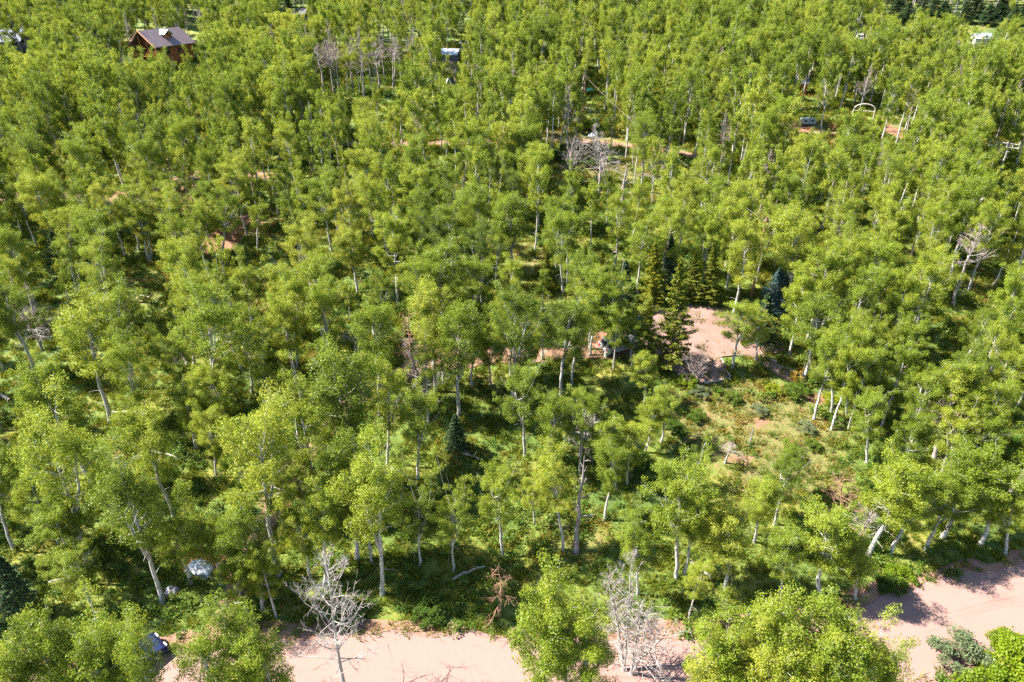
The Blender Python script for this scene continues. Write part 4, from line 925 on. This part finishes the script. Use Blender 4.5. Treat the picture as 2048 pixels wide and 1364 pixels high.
# other roofs
def house(px, py, wpx, rz, L, Wd, ev, rg, wall, roof, lab, name='house', cat='house'):
    x, y = at(px, py); f = project(x, y, tz(x, y))[2]; S = f/FPX*wpx/L; e = empty(name, x, y, R(rz), None, S); tag(e, lab, cat)
    gable(e, L, Wd, ev, rg, wall, roof)
    w = MB(); w.box((-L/2-.04, 0, ev*.55), (.1, 1.4, 1.3)); part('window', w, M['glass'], e); w = MB(); w.box((0, -Wd/2-.04, ev*.5), (1.4, .1, 1.3)); part('window', w, M['glass'], e)
house(18, 108, 70, 14, 10, 8, 3.6, 6.2, M['wall_blue'], M['roof_blue'], 'house with a pale blue metal roof at the upper left')
house(902, 124, 32, -12, 7, 6, 3.4, 5.2, M['wall_blue'], M['roof_white'], 'small house with a pale metal roof behind the bare aspens')
house(937, 102, 26, -20, 6, 5, 3.2, 4.8, M['wall_blue'], M['roof_dark'], 'dark-roofed shed beside the pale metal roof')
house(601, 42, 32, -10, 9, 7, 3.6, 6, M['wall_blue'], M['roof_dark'], 'dark cabin in the shade at the top of the slope')
house(1958, 90, 30, -8, 8, 7, 3.4, 5.6, M['cream'], M['roof_white'], 'pale grey roofed house on the far right slope')
house(620, 118, 14, 70, 5, 4, 3, 4.5, M['wall_blue'], M['roof_blue'], 'small blue shed roof beside the bare grove')
house(1590, 186, 36, -15, 7, 6, 4, 5.5, M['red'], M['roof_dark'], 'red-fronted cabin in deep shade beyond the campsite')
house(1748, 78, 16, 20, 5, 4, 2.6, 4, M['wall_blue'], M['roof_white'], 'little pale-roofed shed near the white car', 'shed', 'shed')
# camp trailer
x, y = at(1614, 250); f = project(x, y, tz(x, y))[2]; S = f/FPX*30/5.0; e = empty('camp_trailer', x, y, R(8), None, S); tag(e, 'pale blue-white camp trailer on the orange campsite clearing', 'trailer')
b = MB(); b.prism([(-2.4, .5), (2.4, .5), (2.55, 1.2), (2.3, 1.9), (1.9, 2.1), (-2.1, 2.1), (-2.5, 1.6), (-2.5, .8)], -1, 1); o = part('body', b, M['roof_white'], e); bv = o.modifiers.new('edge', 'BEVEL'); bv.width = .12; bv.segments = 2
for xx in (-1.3, 1.1):
    w = MB(); w.box((xx, -1.01, 1.45), (.9, .06, .5)); part('window', w, M['glass'], e)
for s in (-1, 1):
    w = MB(); th = np.linspace(0, 6.283, 13)[:-1]; w.prism([(.2+.38*math.cos(t), .38+.38*math.sin(t)) for t in th], s*.8, s*1.04); part('wheel', w, M['rubber'], e)
w = MB(); w.tube([(2.4, 0, .5), (3.4, 0, .45)], [.07, .07], 5); part('tow_bar', w, M['rubber'], e)
# teal canopy
x, y = at(1179, 190); f = project(x, y, tz(x, y))[2]; S = f/FPX*14/3; e = empty('canopy_tent', x, y, R(15), None, S); tag(e, 'teal canopy tent in the grass beyond the white trunks', 'tent')
r = MB(); r.add([(-1.6, -1.6, 2.1), (1.6, -1.6, 2.1), (1.6, 1.6, 2.1), (-1.6, 1.6, 2.1), (0, 0, 3.1)], [(0, 1, 4, 4), (1, 2, 4, 4), (2, 3, 4, 4), (3, 0, 4, 4)]); part('canopy', r, M['teal'], e)
for sx in (-1, 1):
    for sy in (-1, 1):
        p = MB(); p.tube([(sx*1.5, sy*1.5, 0), (sx*1.5, sy*1.5, 2.12)], [.06, .06], 5); part('leg', p, M['orange_wood'], e)
# arched timber gate
x, y = at(1724, 240); f = project(x, y, tz(x, y))[2]; S = f/FPX*40/6; e = empty('arched_gate', x, y, R(-20), None, S); tag(e, 'arched pale timber gate frame in front of dark trees', 'gate')
a = MB(); th = np.linspace(0, math.pi, 13); a.tube([(2.9*math.cos(t), 0, 3.0 + 1.6*math.sin(t)) for t in th], [.2]*13, 6); part('arch', a, M['logwood'], e)
for s in (-1, 1):
    p = MB(); p.tube([(s*2.9, 0, -.2), (s*2.9, 0, 3.0)], [.24, .2], 6); part('post', p, M['logwood'], e)
p = MB(); p.tube([(-2.9, 0, 2.6), (2.9, 0, 2.6)], [.13, .13], 5); part('crossbar', p, M['logwood'], e)
# rail fence
x0, y0 = at(1976, 296); x1, y1 = at(2034, 304); e = empty('rail_fence', x0, y0); tag(e, 'white wooden rail fence among trees on the sunny slope', 'fence'); nP = 6
for i in range(nP):
    a = i/(nP-1); x, y = x0+(x1-x0)*a, y0+(y1-y0)*a; p = MB(); p.tube([(x-x0, y-y0, tz(x, y)-tz(x0, y0)-.1), (x-x0, y-y0, tz(x, y)-tz(x0, y0)+1.5)], [.11, .1], 5); part('post', p, M['trim_white'], e)
for hz in (.6, 1.25):
    q = MB(); q.tube([((x1-x0)*a, (y1-y0)*a, tz(x0+(x1-x0)*a, y0+(y1-y0)*a)-tz(x0, y0)+hz) for a in np.linspace(0, 1, 6)], [.09]*6, 5); part('rail', q, M['trim_white'], e)
# power line
PX = [at(1503, 594), at(1165, 262)]; tops = []
for (x, y), lab in zip(PX, ['bare brown wooden utility pole among aspens behind the blue-grey spruce', 'wooden utility pole hidden in the wood beyond the far track']):
    h = 10.5; e = empty('utility_pole', x, y); tag(e, lab, 'pole'); p = MB(); p.tube([(0, 0, -.3), (0, 0, h*.5), (.05, 0, h)], [.17, .15, .12], 8); part('pole', p, M['redbark'], e); c = MB(); c.box((0, 0, h-.6), (1.6, .12, .14)); part('crossarm', c, M['redbark'], e); tops.append(np.array([x, y, tz(x, y) + h - .5]))
t = np.linspace(0, 1, 30)[:, None]; P = tops[0] + (tops[1]-tops[0])*t; P[:, 2] -= 1.2*4*t[:, 0]*(1-t[:, 0]); o = P[0].copy(); mb = MB(); mb.tube(P - o, [.014]*30, 4); c = obj('power_line', mb.mesh('power_line', M['deadbark'])); c.location = o; tag(c, 'thin pale power line sagging over the crowns past the dry clearing', 'cable')
